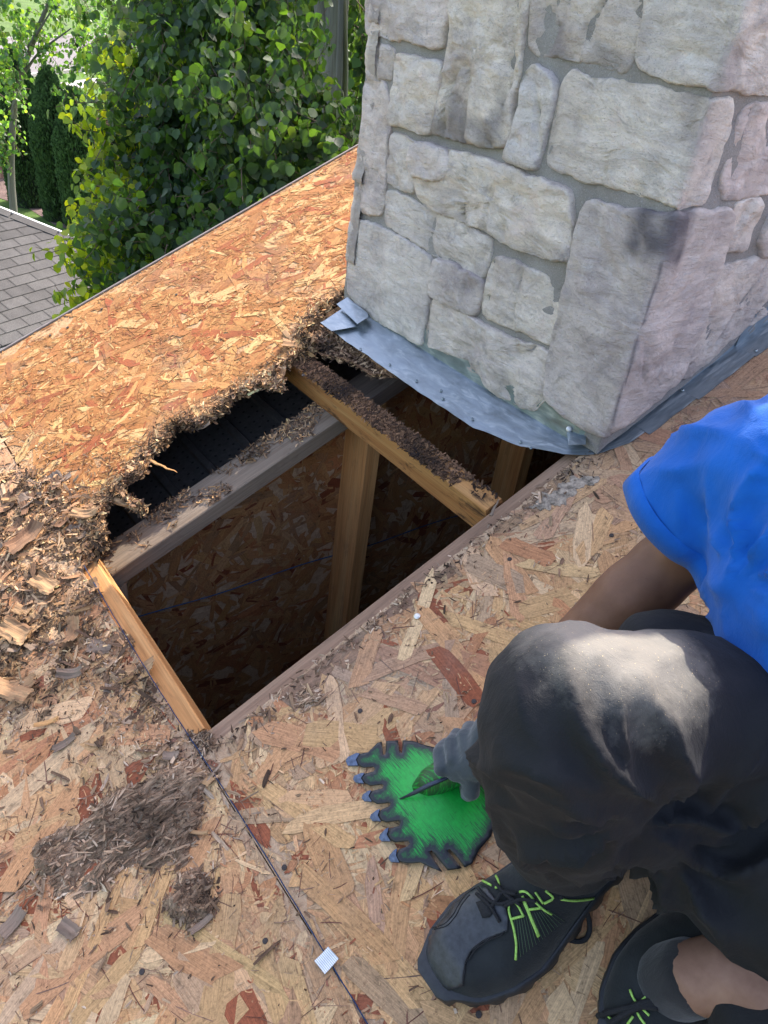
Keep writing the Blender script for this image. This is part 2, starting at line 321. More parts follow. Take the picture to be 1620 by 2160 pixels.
PAL_SUN = np.array([(0.44, 0.215, 0.085), (0.50, 0.26, 0.105), (0.56, 0.32, 0.14), (0.37, 0.165, 0.06), (0.66, 0.47, 0.245), (0.36, 0.12, 0.05), (0.46, 0.225, 0.09)])*np.array([0.78, 0.69, 0.53])
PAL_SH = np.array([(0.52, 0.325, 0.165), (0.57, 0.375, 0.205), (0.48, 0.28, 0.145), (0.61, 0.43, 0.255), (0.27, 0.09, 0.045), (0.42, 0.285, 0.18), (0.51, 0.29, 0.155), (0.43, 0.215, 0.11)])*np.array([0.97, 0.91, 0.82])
def flakes(n, poly, region, Lr, Wr, pal, probs, hr, rim=None, dark=None, excl=None):
    x0, x1, y0, y1 = region
    P = np.column_stack([rng.uniform(x0, x1, n), rng.uniform(y0, y1, n)]); th = rng.uniform(0, 2*np.pi, n)
    L = rng.uniform(*Lr, n)*0.5; W = rng.uniform(*Wr, n)*0.5
    d = np.column_stack([np.cos(th), np.sin(th)]); q = np.column_stack([-d[:, 1], d[:, 0]])
    k = np.ones(n, bool)
    for s in (-1, -0.5, 0, 0.5, 1): k &= inpoly(P+d*L[:, None]*s, poly)
    for s in (-1, 1): k &= inpoly(P+q*W[:, None]*s+d*L[:, None]*0.8*s, poly)
    if Lr[1] < 0.055: k &= (nz(P, 11, Lr[1]*90, 2) > rng.uniform(-0.25, 0.12, n))
    P, L, W, d, q = P[k], L[k], W[k], d[k], q[k]; n = len(P)
    st = np.array([-1, -0.78, -0.2, 0.35, 0.8, 1.0]); bow = rng.normal(0, 0.10, n)
    V = np.zeros((n, 6, 2, 3)); T = np.zeros((n, 6, 2, 3)); idn = rng.uniform(0, 40, n)
    hh = rng.uniform(*hr, n); tilt = rng.normal(0, 0.0002, n)
    sk = rng.normal(0, 0.9, (n, 2))
    for i, s in enumerate(st):
        for j, e in enumerate((-1, 1)):
            taper = 1.0 if 0 < i < 5 else rng.uniform(0.15, 0.95, n)
            w = W*e*(taper if not np.isscalar(taper) else rng.uniform(0.8, 1.08, n))
            a = L*(s + (0.0 if 0 < i < 5 else 0.12*np.clip(rng.normal(0, 1, n), -1, 1))) + (np.clip(w*sk[:, 0 if i < 3 else 1]*0.6, -0.05*L, 0.05*L)*(1.0 if i in (1, 4) else 2.0) if i in (0, 1, 4, 5) else 0)
            b_ = w + bow*L*(s*s-0.3)*0.5
            V[:, i, j, :2] = P+d*a[:, None]+q*b_[:, None]; V[:, i, j, 2] = hh+tilt*e+0.00025*s*s
            T[:, i, j, 0] = a+idn; T[:, i, j, 1] = b_; T[:, i, j, 2] = idn
    ci = rng.choice(len(pal), n, p=np.array(probs)/sum(probs)); col = pal[ci]*rng.uniform(0.90, 1.08, (n, 1))*rng.normal(1, 0.02, (n, 3))
    if rim is not None:
        dd = distline(P, rim); rv = nz(P, 14, 4.0); k2 = np.clip(1.0-(dd+rv*0.04)/0.032, 0, 0.8)[:, None]
        col = col*(1-k2)+np.array([(0.13, 0.075, 0.045)])*k2*rng.uniform(0.5, 1.8, (n, 1))
    if dark is not None: col = dark(P, col)
    return V.reshape(n, 12, 3), T.reshape(n, 12, 3), np.repeat(np.clip(col, 0.01, 0.8)[:, None, :], 12, 1), L*W, P
FQ = np.array([(2*i, 2*i+2, 2*i+3, 2*i+1) for i in range(5)])[:, ::-1]
def put_strands(parent, sets, nparts, nearfn):
    V = np.concatenate([s[0] for s in sets]); T = np.concatenate([s[1] for s in sets]); Cc = np.concatenate([s[2] for s in sets])
    A = np.concatenate([s[3] for s in sets]); P = np.concatenate([s[4] for s in sets])
    vis = nearfn(P); big = np.argsort(-(A*vis))[:nparts]; keep = np.ones(len(V), bool); keep[big] = False
    for i in big:
        w = RWa(V[i]); mk('strand', w, FQ, M['strand'], parent, tc=T[i], col=Cc[i], loc=w.mean(0))
    v = V[keep]; n = len(v); F = (FQ[None]+(np.arange(n)*12)[:, None, None]).reshape(-1, 4)
    o = mk('strands', RWa(v.reshape(-1, 3)), F, M['strand'], parent, tc=T[keep].reshape(-1, 3), col=Cc[keep].reshape(-1, 3)); o['kind'] = 'stuff'
def inview(P):
    W = RWa(np.column_stack([P, np.zeros(len(P))]))-CAM; z = W@_f; x = FPX*(W@_r)/z; y = FPX*(W@_u)/z
    return ((abs(x) < 800) & (abs(y) < 1070) & (z > 0))/np.maximum(z, 0.2)**2
def stainA(P, col):                                      # grey weathered and dirty smears on the old sheets
    k = np.clip(nz(P, 5.0, 2.0)*1.3-0.2, 0, 0.35)[:, None]; col = col*(1-k)+np.array([(0.27, 0.21, 0.165)])*k
    d1 = np.abs(P[:, 0]-0.434-0.01*nz(P, 9)); k = (np.clip(1-d1/0.014, 0, 1)*(P[:, 1] < 0.10)*0.6)[:, None]; col = col*(1-k)+np.array([(0.13, 0.105, 0.085)])*k
    d1 = np.abs(P[:, 0]-0.012); k = (np.clip(1-d1/0.012, 0, 1)*(P[:, 1] < 0.0)*0.6)[:, None]; return col*(1-k)+np.array([(0.15, 0.12, 0.10)])*k
def stainC(P, col):
    col = stainA(P, col)
    k = np.clip((P[:, 1]-0.60)/0.2+nz(P, 9, 1.0)*0.5, 0, 1)*np.clip(1.2-np.abs(P[:, 0]-0.10)/0.22, 0, 1)*0.45; k = k[:, None]
    col = col*(1-k)+np.array([(0.22, 0.15, 0.12)])*k
    k = (np.clip(1-(P[:, 0]-0.03)/0.035+nz(P, 22, 5.0)*0.8, 0, 0.75))[:, None]; return col*(1-k)+np.array([(0.14, 0.095, 0.07)])*k
pr_sun = [3, 3, 2.2, 2, 0.9, 1.3, 2]; pr_sh = [3, 3.4, 2, 2.4, 0.7, 0.8, 2, 1.0]
rB = (XR, -0.1, -0.01, 1.6)
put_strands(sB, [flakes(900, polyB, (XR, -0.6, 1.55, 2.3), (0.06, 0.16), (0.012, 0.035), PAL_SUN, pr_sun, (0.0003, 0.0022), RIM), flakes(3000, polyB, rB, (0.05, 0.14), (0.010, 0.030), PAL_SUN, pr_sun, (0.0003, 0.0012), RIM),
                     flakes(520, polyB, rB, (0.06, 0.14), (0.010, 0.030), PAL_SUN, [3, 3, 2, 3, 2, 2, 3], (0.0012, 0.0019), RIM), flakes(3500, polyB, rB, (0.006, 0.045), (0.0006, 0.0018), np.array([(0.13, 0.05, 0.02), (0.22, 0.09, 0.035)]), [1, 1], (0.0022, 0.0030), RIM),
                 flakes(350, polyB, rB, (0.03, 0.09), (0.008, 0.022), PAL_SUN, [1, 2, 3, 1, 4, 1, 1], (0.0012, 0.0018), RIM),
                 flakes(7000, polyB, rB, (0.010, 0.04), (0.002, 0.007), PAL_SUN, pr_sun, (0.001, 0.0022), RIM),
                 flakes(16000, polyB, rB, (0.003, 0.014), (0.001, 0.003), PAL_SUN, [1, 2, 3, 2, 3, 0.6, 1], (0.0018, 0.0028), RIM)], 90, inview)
rA = (XR, 0.01, -0.9, -0.014)
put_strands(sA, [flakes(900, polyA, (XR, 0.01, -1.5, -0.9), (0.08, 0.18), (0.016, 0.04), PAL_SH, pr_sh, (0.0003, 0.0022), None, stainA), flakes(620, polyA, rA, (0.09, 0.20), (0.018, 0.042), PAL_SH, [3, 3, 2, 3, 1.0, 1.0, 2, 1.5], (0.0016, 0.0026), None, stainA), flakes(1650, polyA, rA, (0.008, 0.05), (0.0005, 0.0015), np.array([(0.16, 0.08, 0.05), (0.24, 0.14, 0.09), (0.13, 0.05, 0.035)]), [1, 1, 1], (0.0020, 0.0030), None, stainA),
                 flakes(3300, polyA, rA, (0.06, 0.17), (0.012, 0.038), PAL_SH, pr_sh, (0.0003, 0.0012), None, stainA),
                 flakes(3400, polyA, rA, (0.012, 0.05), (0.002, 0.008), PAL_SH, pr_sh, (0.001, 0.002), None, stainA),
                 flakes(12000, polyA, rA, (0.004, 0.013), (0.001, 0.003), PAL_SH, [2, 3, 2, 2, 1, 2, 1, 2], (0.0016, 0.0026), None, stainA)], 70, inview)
rD = (0.013, 0.95, -0.5, -0.014)
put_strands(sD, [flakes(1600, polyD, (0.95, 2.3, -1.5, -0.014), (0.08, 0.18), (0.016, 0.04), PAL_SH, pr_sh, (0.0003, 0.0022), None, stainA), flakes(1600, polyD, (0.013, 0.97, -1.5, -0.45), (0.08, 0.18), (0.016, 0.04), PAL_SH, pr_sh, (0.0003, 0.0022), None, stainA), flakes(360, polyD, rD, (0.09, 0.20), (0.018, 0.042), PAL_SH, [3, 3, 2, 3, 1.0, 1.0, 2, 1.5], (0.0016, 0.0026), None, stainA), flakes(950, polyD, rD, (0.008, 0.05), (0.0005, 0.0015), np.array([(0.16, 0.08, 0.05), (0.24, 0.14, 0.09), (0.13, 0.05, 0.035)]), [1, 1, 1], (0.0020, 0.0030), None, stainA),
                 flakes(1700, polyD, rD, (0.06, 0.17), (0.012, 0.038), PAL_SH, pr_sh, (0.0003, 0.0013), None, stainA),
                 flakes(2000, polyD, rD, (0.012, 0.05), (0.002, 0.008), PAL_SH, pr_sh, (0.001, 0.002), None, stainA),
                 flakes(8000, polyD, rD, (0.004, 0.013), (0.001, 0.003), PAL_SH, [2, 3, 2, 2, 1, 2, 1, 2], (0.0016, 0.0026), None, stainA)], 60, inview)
rC = (0.02, 1.3, -0.008, 1.5)
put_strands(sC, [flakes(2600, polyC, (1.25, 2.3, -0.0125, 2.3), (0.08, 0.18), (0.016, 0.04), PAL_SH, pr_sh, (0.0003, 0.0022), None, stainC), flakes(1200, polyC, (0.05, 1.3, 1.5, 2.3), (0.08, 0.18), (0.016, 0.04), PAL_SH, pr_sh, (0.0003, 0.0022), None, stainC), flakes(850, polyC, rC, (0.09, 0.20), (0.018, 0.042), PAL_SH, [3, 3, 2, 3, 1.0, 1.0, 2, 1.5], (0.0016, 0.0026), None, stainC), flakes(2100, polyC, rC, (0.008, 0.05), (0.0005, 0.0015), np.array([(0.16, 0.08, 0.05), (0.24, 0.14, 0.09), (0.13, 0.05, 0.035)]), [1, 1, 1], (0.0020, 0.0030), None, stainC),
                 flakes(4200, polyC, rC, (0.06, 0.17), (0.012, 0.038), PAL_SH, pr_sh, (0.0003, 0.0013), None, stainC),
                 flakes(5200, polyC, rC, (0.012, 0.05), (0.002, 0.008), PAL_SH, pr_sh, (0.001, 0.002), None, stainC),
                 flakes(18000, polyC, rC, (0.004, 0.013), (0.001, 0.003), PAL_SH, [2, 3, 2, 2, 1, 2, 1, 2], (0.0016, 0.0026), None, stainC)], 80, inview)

# framing below the deck
rbox('lookout', (-1.32, -0.027, -0.100), (-0.022, 0.012, -0.0115), M['pine'], house, 0)['label'] = 'pale lookout along the chalk line at the left end of the hole'
lk = rbox('lookout', (-1.32, 0.577, -0.100), (-0.022, 0.615, -0.0115), M['pine_dark'], house, 0); lk['label'] = 'dark rotted lookout crossing the hole'
rbox('lookout', (-1.32, 1.19, -0.100), (-0.022, 1.228, -0.0115), M['pine_dark'], house, 0)
rbox('lookout', (-1.32, -0.64, -0.100), (-0.022, -0.602, -0.0115), M['pine'], house, 0)
rbox('top_plate', (-0.607, -1.5, -0.139), (-0.517, 2.3, -0.101), M['pine_grey'], house, 1)['label'] = 'grey dusty sloping top plate of the gable wall'
rbox('rafter', (-0.014, -1.5, -0.100), (0.024, 2.3, -0.0115), M['pine_worn'], house, 1)['label'] = 'worn truss chord along the right edge of the hole'
rbox('rafter', (0.60, -1.5, -0.100), (0.638, 2.3, -0.0125), M['pine_worn'], house, 1)
rbox('fly_rafter', (XR+0.004, -1.5, -0.150), (XR+0.040, 2.3, -0.0125), M['pine_grey'], house, 1)
slab('rake_metal', [(XR-0.006, -1.5), (XR+0.0, -1.5), (XR+0.0, 2.3), (XR-0.006, 2.3)], M['drip'], house, 0.05, 0.004)
rbox('rake_metal_lip', (XR-0.003, -1.5, 0.0015), (XR+0.002, 2.3, 0.0034), M['drip'], house, 1)
# gable wall seen from inside
zt = lambda y: y*math.tan(AL)
def wallbox(name, x0, x1, y0, y1, zb, off, mat, tcv=None):
    a = lambda y: zt(y) - off/math.cos(AL)
    V = [(x0, y0, zb), (x1, y0, zb), (x1, y1, zb), (x0, y1, zb), (x0, y0, a(y0)), (x1, y0, a(y0)), (x1, y1, a(y1)), (x0, y1, a(y1))]
    F = box_vf((0, 0, 0), (1, 1, 1))[1]; s = random.random()*30
    return mk(name, V, F, mat, house, tc=[(v[2]+s, v[0]+s, v[1]) for v in V])
GY0, GY1 = -1.36, 2.08
ws = wallbox('wall_sheathing', -0.622, -0.610, GY0, GY1, -1.3, 0.139, M['board_old'])
for y in (-0.56, 0.045, 0.658, 1.215, 1.82): wallbox('stud', -0.608, -0.5175, y, y+0.038, -1.3, 0.140, M['pine'] if y > 0.6 else M['pine_worn'])
# strands on the wall sheathing (plane x = -0.61)
def wall_strands():
    poly = [(-0.6, -1.2), (1.9, -1.2), (1.9, 0.75), (-0.6, -0.30)]
    sets = []
    for n, Lr, Wr, hr in ((4500, (0.04, 0.12), (0.008, 0.028), (0.0003, 0.0015)), (6000, (0.01, 0.04), (0.002, 0.007), (0.0015, 0.0025))):
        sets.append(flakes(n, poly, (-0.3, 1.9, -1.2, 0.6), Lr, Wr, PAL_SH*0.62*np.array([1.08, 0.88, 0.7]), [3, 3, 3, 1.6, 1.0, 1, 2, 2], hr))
    V = np.concatenate([s[0] for s in sets]).reshape(-1, 3); T = np.concatenate([s[1] for s in sets]).reshape(-1, 3); Cc = np.concatenate([s[2] for s in sets]).reshape(-1, 3)
    n = len(V)//12; F = (FQ[None]+(np.arange(n)*12)[:, None, None]).reshape(-1, 4)
    W = np.column_stack([-0.6095+V[:, 2], V[:, 0], V[:, 1]])
    k = W[:, 2] < W[:, 1]*math.tan(AL)-0.150; ok = k.reshape(n, 12).all(1); idx = np.repeat(ok, 5); Fk = F[idx]
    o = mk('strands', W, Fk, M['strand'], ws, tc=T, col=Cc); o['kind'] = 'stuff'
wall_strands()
# blue chalk lines
M['chalk'] = m_plain('blue_chalk', (0.03, 0.10, 0.28), 0.95, 0, 300, 0.6, 0)
M['string'] = m_plain('dark_blue_string', (0.010, 0.032, 0.085), 0.9, 0, 900, 0.6, 0.6)
M['string_b'] = m_plain('blue_string', (0.03, 0.08, 0.17), 0.9, 0, 900, 0.5, 0.6)
def tube(path, r, k=6, closed=False):
    path = np.asarray(path, float); n = len(path); V, F = [], []
    rr = np.full(n, r) if np.isscalar(r) else np.asarray(r)
    prev = np.array([0.3, 0.2, 1.0])
    for i in range(n):
        t = path[min(i+1, n-1)]-path[max(i-1, 0)]; t = t/max(np.linalg.norm(t), 1e-9)
        a = np.cross(t, prev); a /= max(np.linalg.norm(a), 1e-9); b_ = np.cross(t, a); prev = np.cross(a, t) if False else prev
        for j in range(k):
            g = 2*math.pi*j/k; V.append(path[i]+rr[i]*(math.cos(g)*a+math.sin(g)*b_))
    for i in range(n-1):
        for j in range(k): F.append((i*k+j, i*k+(j+1) % k, (i+1)*k+(j+1) % k, (i+1)*k+j))
    F.append(tuple(range(k-1, -1, -1))); F.append(tuple(range((n-1)*k, n*k)))
    return V, F
pth = [RW(x, -0.0115+0.0018*math.sin(x*9)+0.0006*noise.noise((x*40, 0, 0)), 0.0036+0.0015*noise.noise((x*25, 3, 0))) for x in np.arange(-0.47, 0.95, 0.006)]
V, F = tube(pth, 0.0009); o = mk('chalk_string', V, F, M['string'], smooth=True, loc=RW(0, -0.011, 0.003))
tag(o, 'dark blue chalk string lying along the seam from the hole to the bottom edge', 'string')
pc = [np.array([-0.607, y, -0.305+(y-0.129)*(-0.023)+0.004*math.sin(y*14)]) for y in np.arange(0.09, 1.2, 0.02)]
V, F = tube(pc, 0.0016, 4); mk('chalk_mark', V, F, M['string_b'], ws, loc=None)['label'] = 'blue chalk line on the inner wall sheathing'
# attic interior
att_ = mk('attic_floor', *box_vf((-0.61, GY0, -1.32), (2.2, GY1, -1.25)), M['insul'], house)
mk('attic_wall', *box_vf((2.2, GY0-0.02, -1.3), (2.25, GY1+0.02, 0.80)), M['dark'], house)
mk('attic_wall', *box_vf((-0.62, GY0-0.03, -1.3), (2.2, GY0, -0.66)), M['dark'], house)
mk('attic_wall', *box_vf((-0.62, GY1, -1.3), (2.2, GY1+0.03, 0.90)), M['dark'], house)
# overhang: vented soffit, ribbed, with rows of small holes
def soffit():
    V, F, m2 = [], [], []
    y = -0.2; i = 0
    while y < 1.5:
        prof = [(y, -0.152), (y+0.012, -0.152), (y+0.016, -0.144), (y+0.030, -0.144), (y+0.034, -0.152), (y+0.098, -0.152)]
        b = len(V)
        for (yy, h) in prof: V.append(RW(XR+0.04, yy, h)); V.append(RW(-0.622, yy, h))
        for k in range(5): F.append((b+2*k, b+2*k+2, b+2*k+3, b+2*k+1))
        y += 0.098
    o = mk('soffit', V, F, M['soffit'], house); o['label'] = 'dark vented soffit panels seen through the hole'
    V, F = [], []
    for a in np.arange(-0.15, 1.1, 0.0245):
        for x in np.arange(-1.2, -0.64, 0.026):
            c = (x, a, -0.1495); b = len(V)
            for k in range(6): V.append(RW(x+0.0035*math.cos(k*1.047), a+0.0035*math.sin(k*1.047), -0.1495))
            F.append(list(range(b, b+6)))
    h = mk('vent_holes', V, F, m_plain('vent_hole', (0.01, 0.01, 0.01), 0.9), o); h['kind'] = 'stuff'
soffit()
# outer walls of the house below the roof
mk('outer_wall', *box_vf((-0.66, GY0-0.1, -5.0), (-0.624, GY1+0.1, -0.72)), M['white'], house)
mk('outer_wall', *box_vf((-0.624, GY0-0.13, -5.0), (3.0, GY0-0.1, -0.75)), M['white'], house)

# ------------------------------------------------------------------ rotten wood
def shards(n, posfn, Lr, Wr, pal, name, parent, aim=None, tilt=0.35, curl=0.25, spread=None, label=None, cat=None, loc=None, pw=None, keep=None):
    """small torn wood chips; posfn -> (x, y, h) roof coordinates"""
    P = posfn(n)
    if keep is not None: P = P[keep(P)]
    n = len(P); th = rng.uniform(0, 2*np.pi, n) if aim is None else rng.normal(aim, spread or 0.4, n)
    L = rng.uniform(0, 1, n)**1.6*(Lr[1]-Lr[0])+Lr[0]; W = np.minimum(rng.uniform(*Wr, n), L*0.6); tl = rng.normal(0, tilt, n); rl = rng.normal(0, tilt*1.2, n); cu = rng.normal(0, curl, n)
    d = np.column_stack([np.cos(th)*np.cos(tl), np.sin(th)*np.cos(tl), np.sin(tl)]); q = np.column_stack([-np.sin(th)*np.cos(rl), np.cos(th)*np.cos(rl), np.sin(rl)])
    nn = np.cross(d, q); V = np.zeros((n, 4, 2, 3)); T = np.zeros((n, 4, 2, 3)); idn = rng.uniform(0, 30, n)
    for i, s in enumerate((-0.5, -0.2, 0.2, 0.5)):
        wd = W*(rng.uniform(0.05, 0.9, n) if i in (0, 3) else rng.uniform(0.7, 1.1, n))*0.5
        for j, e in enumerate((-1, 1)):
            a = L*s + (rng.normal(0, 0.15, n)*W if i in (0, 3) else 0)
            V[:, i, j] = P+d*a[:, None]+q*(wd*e)[:, None]+nn*(cu*L*(s*s*4-0.5)*0.5+np.abs(wd)*0.25*0)[:, None]
            T[:, i, j, 0] = a+idn; T[:, i, j, 1] = wd*e; T[:, i, j, 2] = idn
    V[..., 2] = np.maximum(V[..., 2], P[:, 2, None, None]-0.004)
    pal = np.asarray(pal); ci = rng.choice(len(pal), n, p=None if pw is None else np.array(pw)/sum(pw)); col = pal[ci]*rng.uniform(0.65, 1.3, (n, 1))*np.clip(1.0+1.5*nz(P[:, :2], 9, 2.0, 2), 0.35, 1.35)[:, None]
    Q = np.array([(2*i, 2*i+2, 2*i+3, 2*i+1) for i in range(3)])
    F = (Q[None]+(np.arange(n)*8)[:, None, None]).reshape(-1, 4)
    o = mk(name, RWa(V.reshape(-1, 3)), F, M['shard'], parent, tc=T.reshape(-1, 3), col=np.repeat(np.clip(col, 0.008, 0.7)[:, None], 8, 1).reshape(-1, 3), loc=loc)
    o['kind'] = 'stuff'
    if label: o['label'] = label
    if cat: o['category'] = cat
    return o
DK = [(0.05, 0.03, 0.02), (0.11, 0.065, 0.04), (0.17, 0.10, 0.06), (0.27, 0.17, 0.10), (0.42, 0.28, 0.16)]
GD = [(0.50, 0.30, 0.14), (0.40, 0.22, 0.10), (0.30, 0.16, 0.08), (0.16, 0.09, 0.05), (0.58, 0.40, 0.21)]
GR = [(0.20, 0.125, 0.075), (0.28, 0.185, 0.115), (0.36, 0.250, 0.165), (0.12, 0.07, 0.042), (0.43, 0.32, 0.225)]
def region_px(px): return np.array([roofc(*p) for p in px])
def sheet_rot(name, px, base, amp, mat, parent, res=0.006, edge=0.03, seed=0, sc=22, loc=None, prop=None):
    """a heaped, torn surface of rotten wood over the given patch of roof"""
    poly = ragged(np.vstack([region_px(px), region_px(px[:1])]), 0.01, 0.007, 30, seed)
    x0, y0 = poly.min(0); x1, y1 = poly.max(0); nx = int((x1-x0)/res)+2; ny = int((y1-y0)/res)+2
    X, Y = np.meshgrid(np.linspace(x0, x1, nx), np.linspace(y0, y1, ny)); P = np.column_stack([X.ravel(), Y.ravel()])
    ins = inpoly(P, poly); dd = distline(P, poly)
    k = np.clip(dd/edge, 0, 1)**0.6
    nn = nz(P*(sc if hasattr(sc, "__len__") else 1.0), 1.0 if hasattr(sc, "__len__") else sc, seed, 5)
    cr = np.abs(nz(P*(sc*2.0 if hasattr(sc, "__len__") else 1.0), 1.0 if hasattr(sc, "__len__") else sc*2.3, seed+9, 3))
    H = -0.004+k*(base+amp*nn+amp*0.5*cr)
    H = np.where(ins, H, -0.006)
    q = ins.reshape(ny, nx); F = []
    for j in range(ny-1):
        for i in range(nx-1):
            if q[j, i] or q[j, i+1] or q[j+1, i] or q[j+1, i+1]: a = j*nx+i; F.append((a, a+1, a+nx+1, a+nx))
    V = RWa(np.column_stack([P, H])); used = np.unique(np.array(F)); mp = -np.ones(len(V), int); mp[used] = np.arange(len(used))
    o = mk(name, V[used], mp[np.array(F)], mat, parent, tc=V[used], loc=loc, smooth=False)
    G = H.reshape(ny, nx)
    def hf(Pq):
        i = np.clip(((Pq[:, 0]-x0)/(x1-x0)*(nx-1)).astype(int), 0, nx-1); j = np.clip(((Pq[:, 1]-y0)/(y1-y0)*(ny-1)).astype(int), 0, ny-1); return G[j, i]
    def posfn(n, lift=0.002, pad=0.0):
        Pq = np.column_stack([rng.uniform(x0-pad, x1+pad, n), rng.uniform(y0-pad, y1+pad, n)])
        kk = inpoly(Pq, poly) | ((distline(Pq, poly) < pad) if pad > 0 else False); Pq = Pq[kk]
        return np.column_stack([Pq, np.maximum(hf(Pq), 0.0)+rng.uniform(0, lift, len(Pq))])
    return o, posfn, poly
# the big rotten patch at the left
ROT1 = [(-40, 1010), (60, 985), (130, 1000), (200, 1035), (225, 1062), (208, 1092), (215, 1125), (214, 1150), (180, 1175), (165, 1195), (205, 1262), (262, 1345), (312, 1425), (360, 1500),
        (330, 1530), (270, 1490), (210, 1430), (160, 1425), (120, 1450), (60, 1480), (0, 1500), (-60, 1470), (-80, 1200)]
rp, posr, polyr = sheet_rot('rotten_patch', ROT1, 0.004, 0.011, M['rot'], sA, 0.0045, 0.03, 2, 30)
rp['label'] = 'crumbling dark rotten patch at the left end of the hole'
shards(17000, lambda n: posr(n, 0.0018), (0.002, 0.012), (0.0012, 0.006), DK+GD+GR, 'chips', rp, tilt=0.35, pw=[1.5, 2, 2.5, 2.5, 1.5, 3.5, 3.5, 3, 1.5, 2.5, 1, 1, 1, 1, .5])
shards(700, lambda n: posr(n, 0.006), (0.02, 0.045), (0.004, 0.010), DK[1:]+GD[1:4], 'chips', rp, tilt=0.3, curl=0.12)
onA = lambda P: inpoly(P[:, :2], polyA) | inpoly(P[:, :2], polyB)
shards(6500, lambda n: posr(n, 0.003, 0.08), (0.004, 0.02), (0.001, 0.004), GD+DK, 'chips', rp, tilt=0.4, keep=onA)
# larger torn flakes still lying in the patch
def flap(px, sz, ang, name, mat, parent, h=0.014, label=None, curl=0.01, loc=None):
    x, y = roofc(*px, h) if not isinstance(px, np.ndarray) else px
    L, W = sz; n1, n2 = 14, 8; V, T = [], []; sd = random.random()*30; c, s = math.cos(ang), math.sin(ang)
    for i in range(n1+1):
        for j in range(n2+1):
            u = i/n1-0.5; v = j/n2-0.5
            jag = 1+0.22*noise.noise((v*6, sd, 0))*(abs(u) > 0.3)+(0.08*random.random() if i in (0, n1) else 0)
            jw = 1+0.28*noise.noise((u*5, sd, 3))+0.05*random.random()*(j in (0, n2))
            a = u*L*jag; b = v*W*jw
            z = h+curl*(4*u*u-0.5)+0.35*curl*noise.noise((a*40, b*160, sd))+curl*0.7*noise.noise((a*18, b*30, sd))
            V.append(RW(x+a*c-b*s, y+a*s+b*c, z)); T.append((a+sd, b*1.0, sd))
    F = [(i*(n2+1)+j, (i+1)*(n2+1)+j, (i+1)*(n2+1)+j+1, i*(n2+1)+j+1) for i in range(n1) for j in range(n2)]
    o = mk(name, V, F, mat, parent, tc=T, loc=loc)
    m = o.modifiers.new('thickness', 'SOLIDIFY'); m.thickness = 0.0012
    if label: o['label'] = label
    return o
M['flap_tan'] = m_wood('torn_strand', (0.24, 0.13, 0.065), (0.34, 0.20, 0.10), (0.42, 0.27, 0.14), dirt=(0.10, 0.055, 0.03), damt=0.8)
M['flap_grey'] = m_wood('grey_torn_strand', (0.13, 0.09, 0.065), (0.20, 0.145, 0.105), (0.29, 0.215, 0.16), dirt=(0.07, 0.045, 0.03), damt=0.8)
M['flap_brown'] = m_wood('brown_torn_strand', (0.12, 0.06, 0.032), (0.20, 0.11, 0.06), (0.28, 0.17, 0.095), damt=0.6)
for px, sz, a, mt in [((50, 1130), (0.075, 0.04), 1.9, 'flap_brown'), ((30, 1330), (0.07, 0.035), 0.4, 'flap_tan'), ((20, 1455), (0.09, 0.028), 0.5, 'flap_tan'), ((150, 1420), (0.04, 0.018), 0.9, 'flap_grey'), ((95, 1230), (0.06, 0.03), 0.3, 'flap_tan'), 
                      ((180, 1080), (0.06, 0.022), 0.7, 'flap_tan'), ((150, 1330), (0.05, 0.02), -0.6, 'flap_tan')]:
    flap(px, sz, a, 'torn_flake', M[mt], rp, 0.018, curl=0.010)
for i in range(70):
    q = posr(40, 0.0)[0]; px_ = None; L_ = random.uniform(0.018, 0.045)
    o = flap(np.array([q[0], q[1]]), (L_, L_*random.uniform(0.35, 0.7)), random.uniform(0, 3.14), 'torn_flake', M[random.choice(['flap_tan', 'flap_grey', 'flap_brown'])], rp, q[2]+0.003, curl=random.uniform(0.002, 0.007))
# frayed, delaminated edge of the orange sheet
def rimpos(n, off=(-0.004, 0.035), hh=(-0.012, 0.004)):
    seg = np.linalg.norm(np.diff(RIM, axis=0), axis=1); cs = np.concatenate([[0], np.cumsum(seg)]); t = rng.uniform(0, cs[-1], n); i = np.clip(np.searchsorted(cs, t)-1, 0, len(seg)-1)
    P = RIM[i]+(RIM[i+1]-RIM[i])*((t-cs[i])/seg[i])[:, None]; a = rng.uniform(0, 2*np.pi, n); r = rng.uniform(0, 1, n)**1.8*off[1]
    P = P+np.column_stack([np.cos(a), np.sin(a)])*r[:, None]
    ins = inpoly(P, polyB); h = np.where(ins, rng.uniform(0.0, 0.006, n), rng.uniform(hh[0], 0.0, n)); k = ins | (r < 0.010); return np.column_stack([P, h])[k]
shards(8000, lambda n: rimpos(n, (0, 0.055)), (0.004, 0.022), (0.001, 0.004), GD+DK, 'frayed_edge', sB, tilt=0.3, pw=[4, 4, 3, 1.5, 2, 1, 1.5, 1.5, 1, 1])
shards(1500, lambda n: rimpos(n, (0, 0.014)), (0.012, 0.035), (0.003, 0.010), DK+GD, 'frayed_edge', sB, tilt=0.6)
flap((632, 722), (0.07, 0.03), 0.9, 'torn_flake', M['flap_tan'], sB, 0.004, curl=0.012); flap((586, 800), (0.055, 0.018), -1.0, 'torn_flake', M['flap_tan'], sB, -0.004, curl=0.008)
flap((420, 893), (0.05, 0.022), 0.9, 'torn_flake', M['flap_grey'], sB, -0.004, curl=0.008)
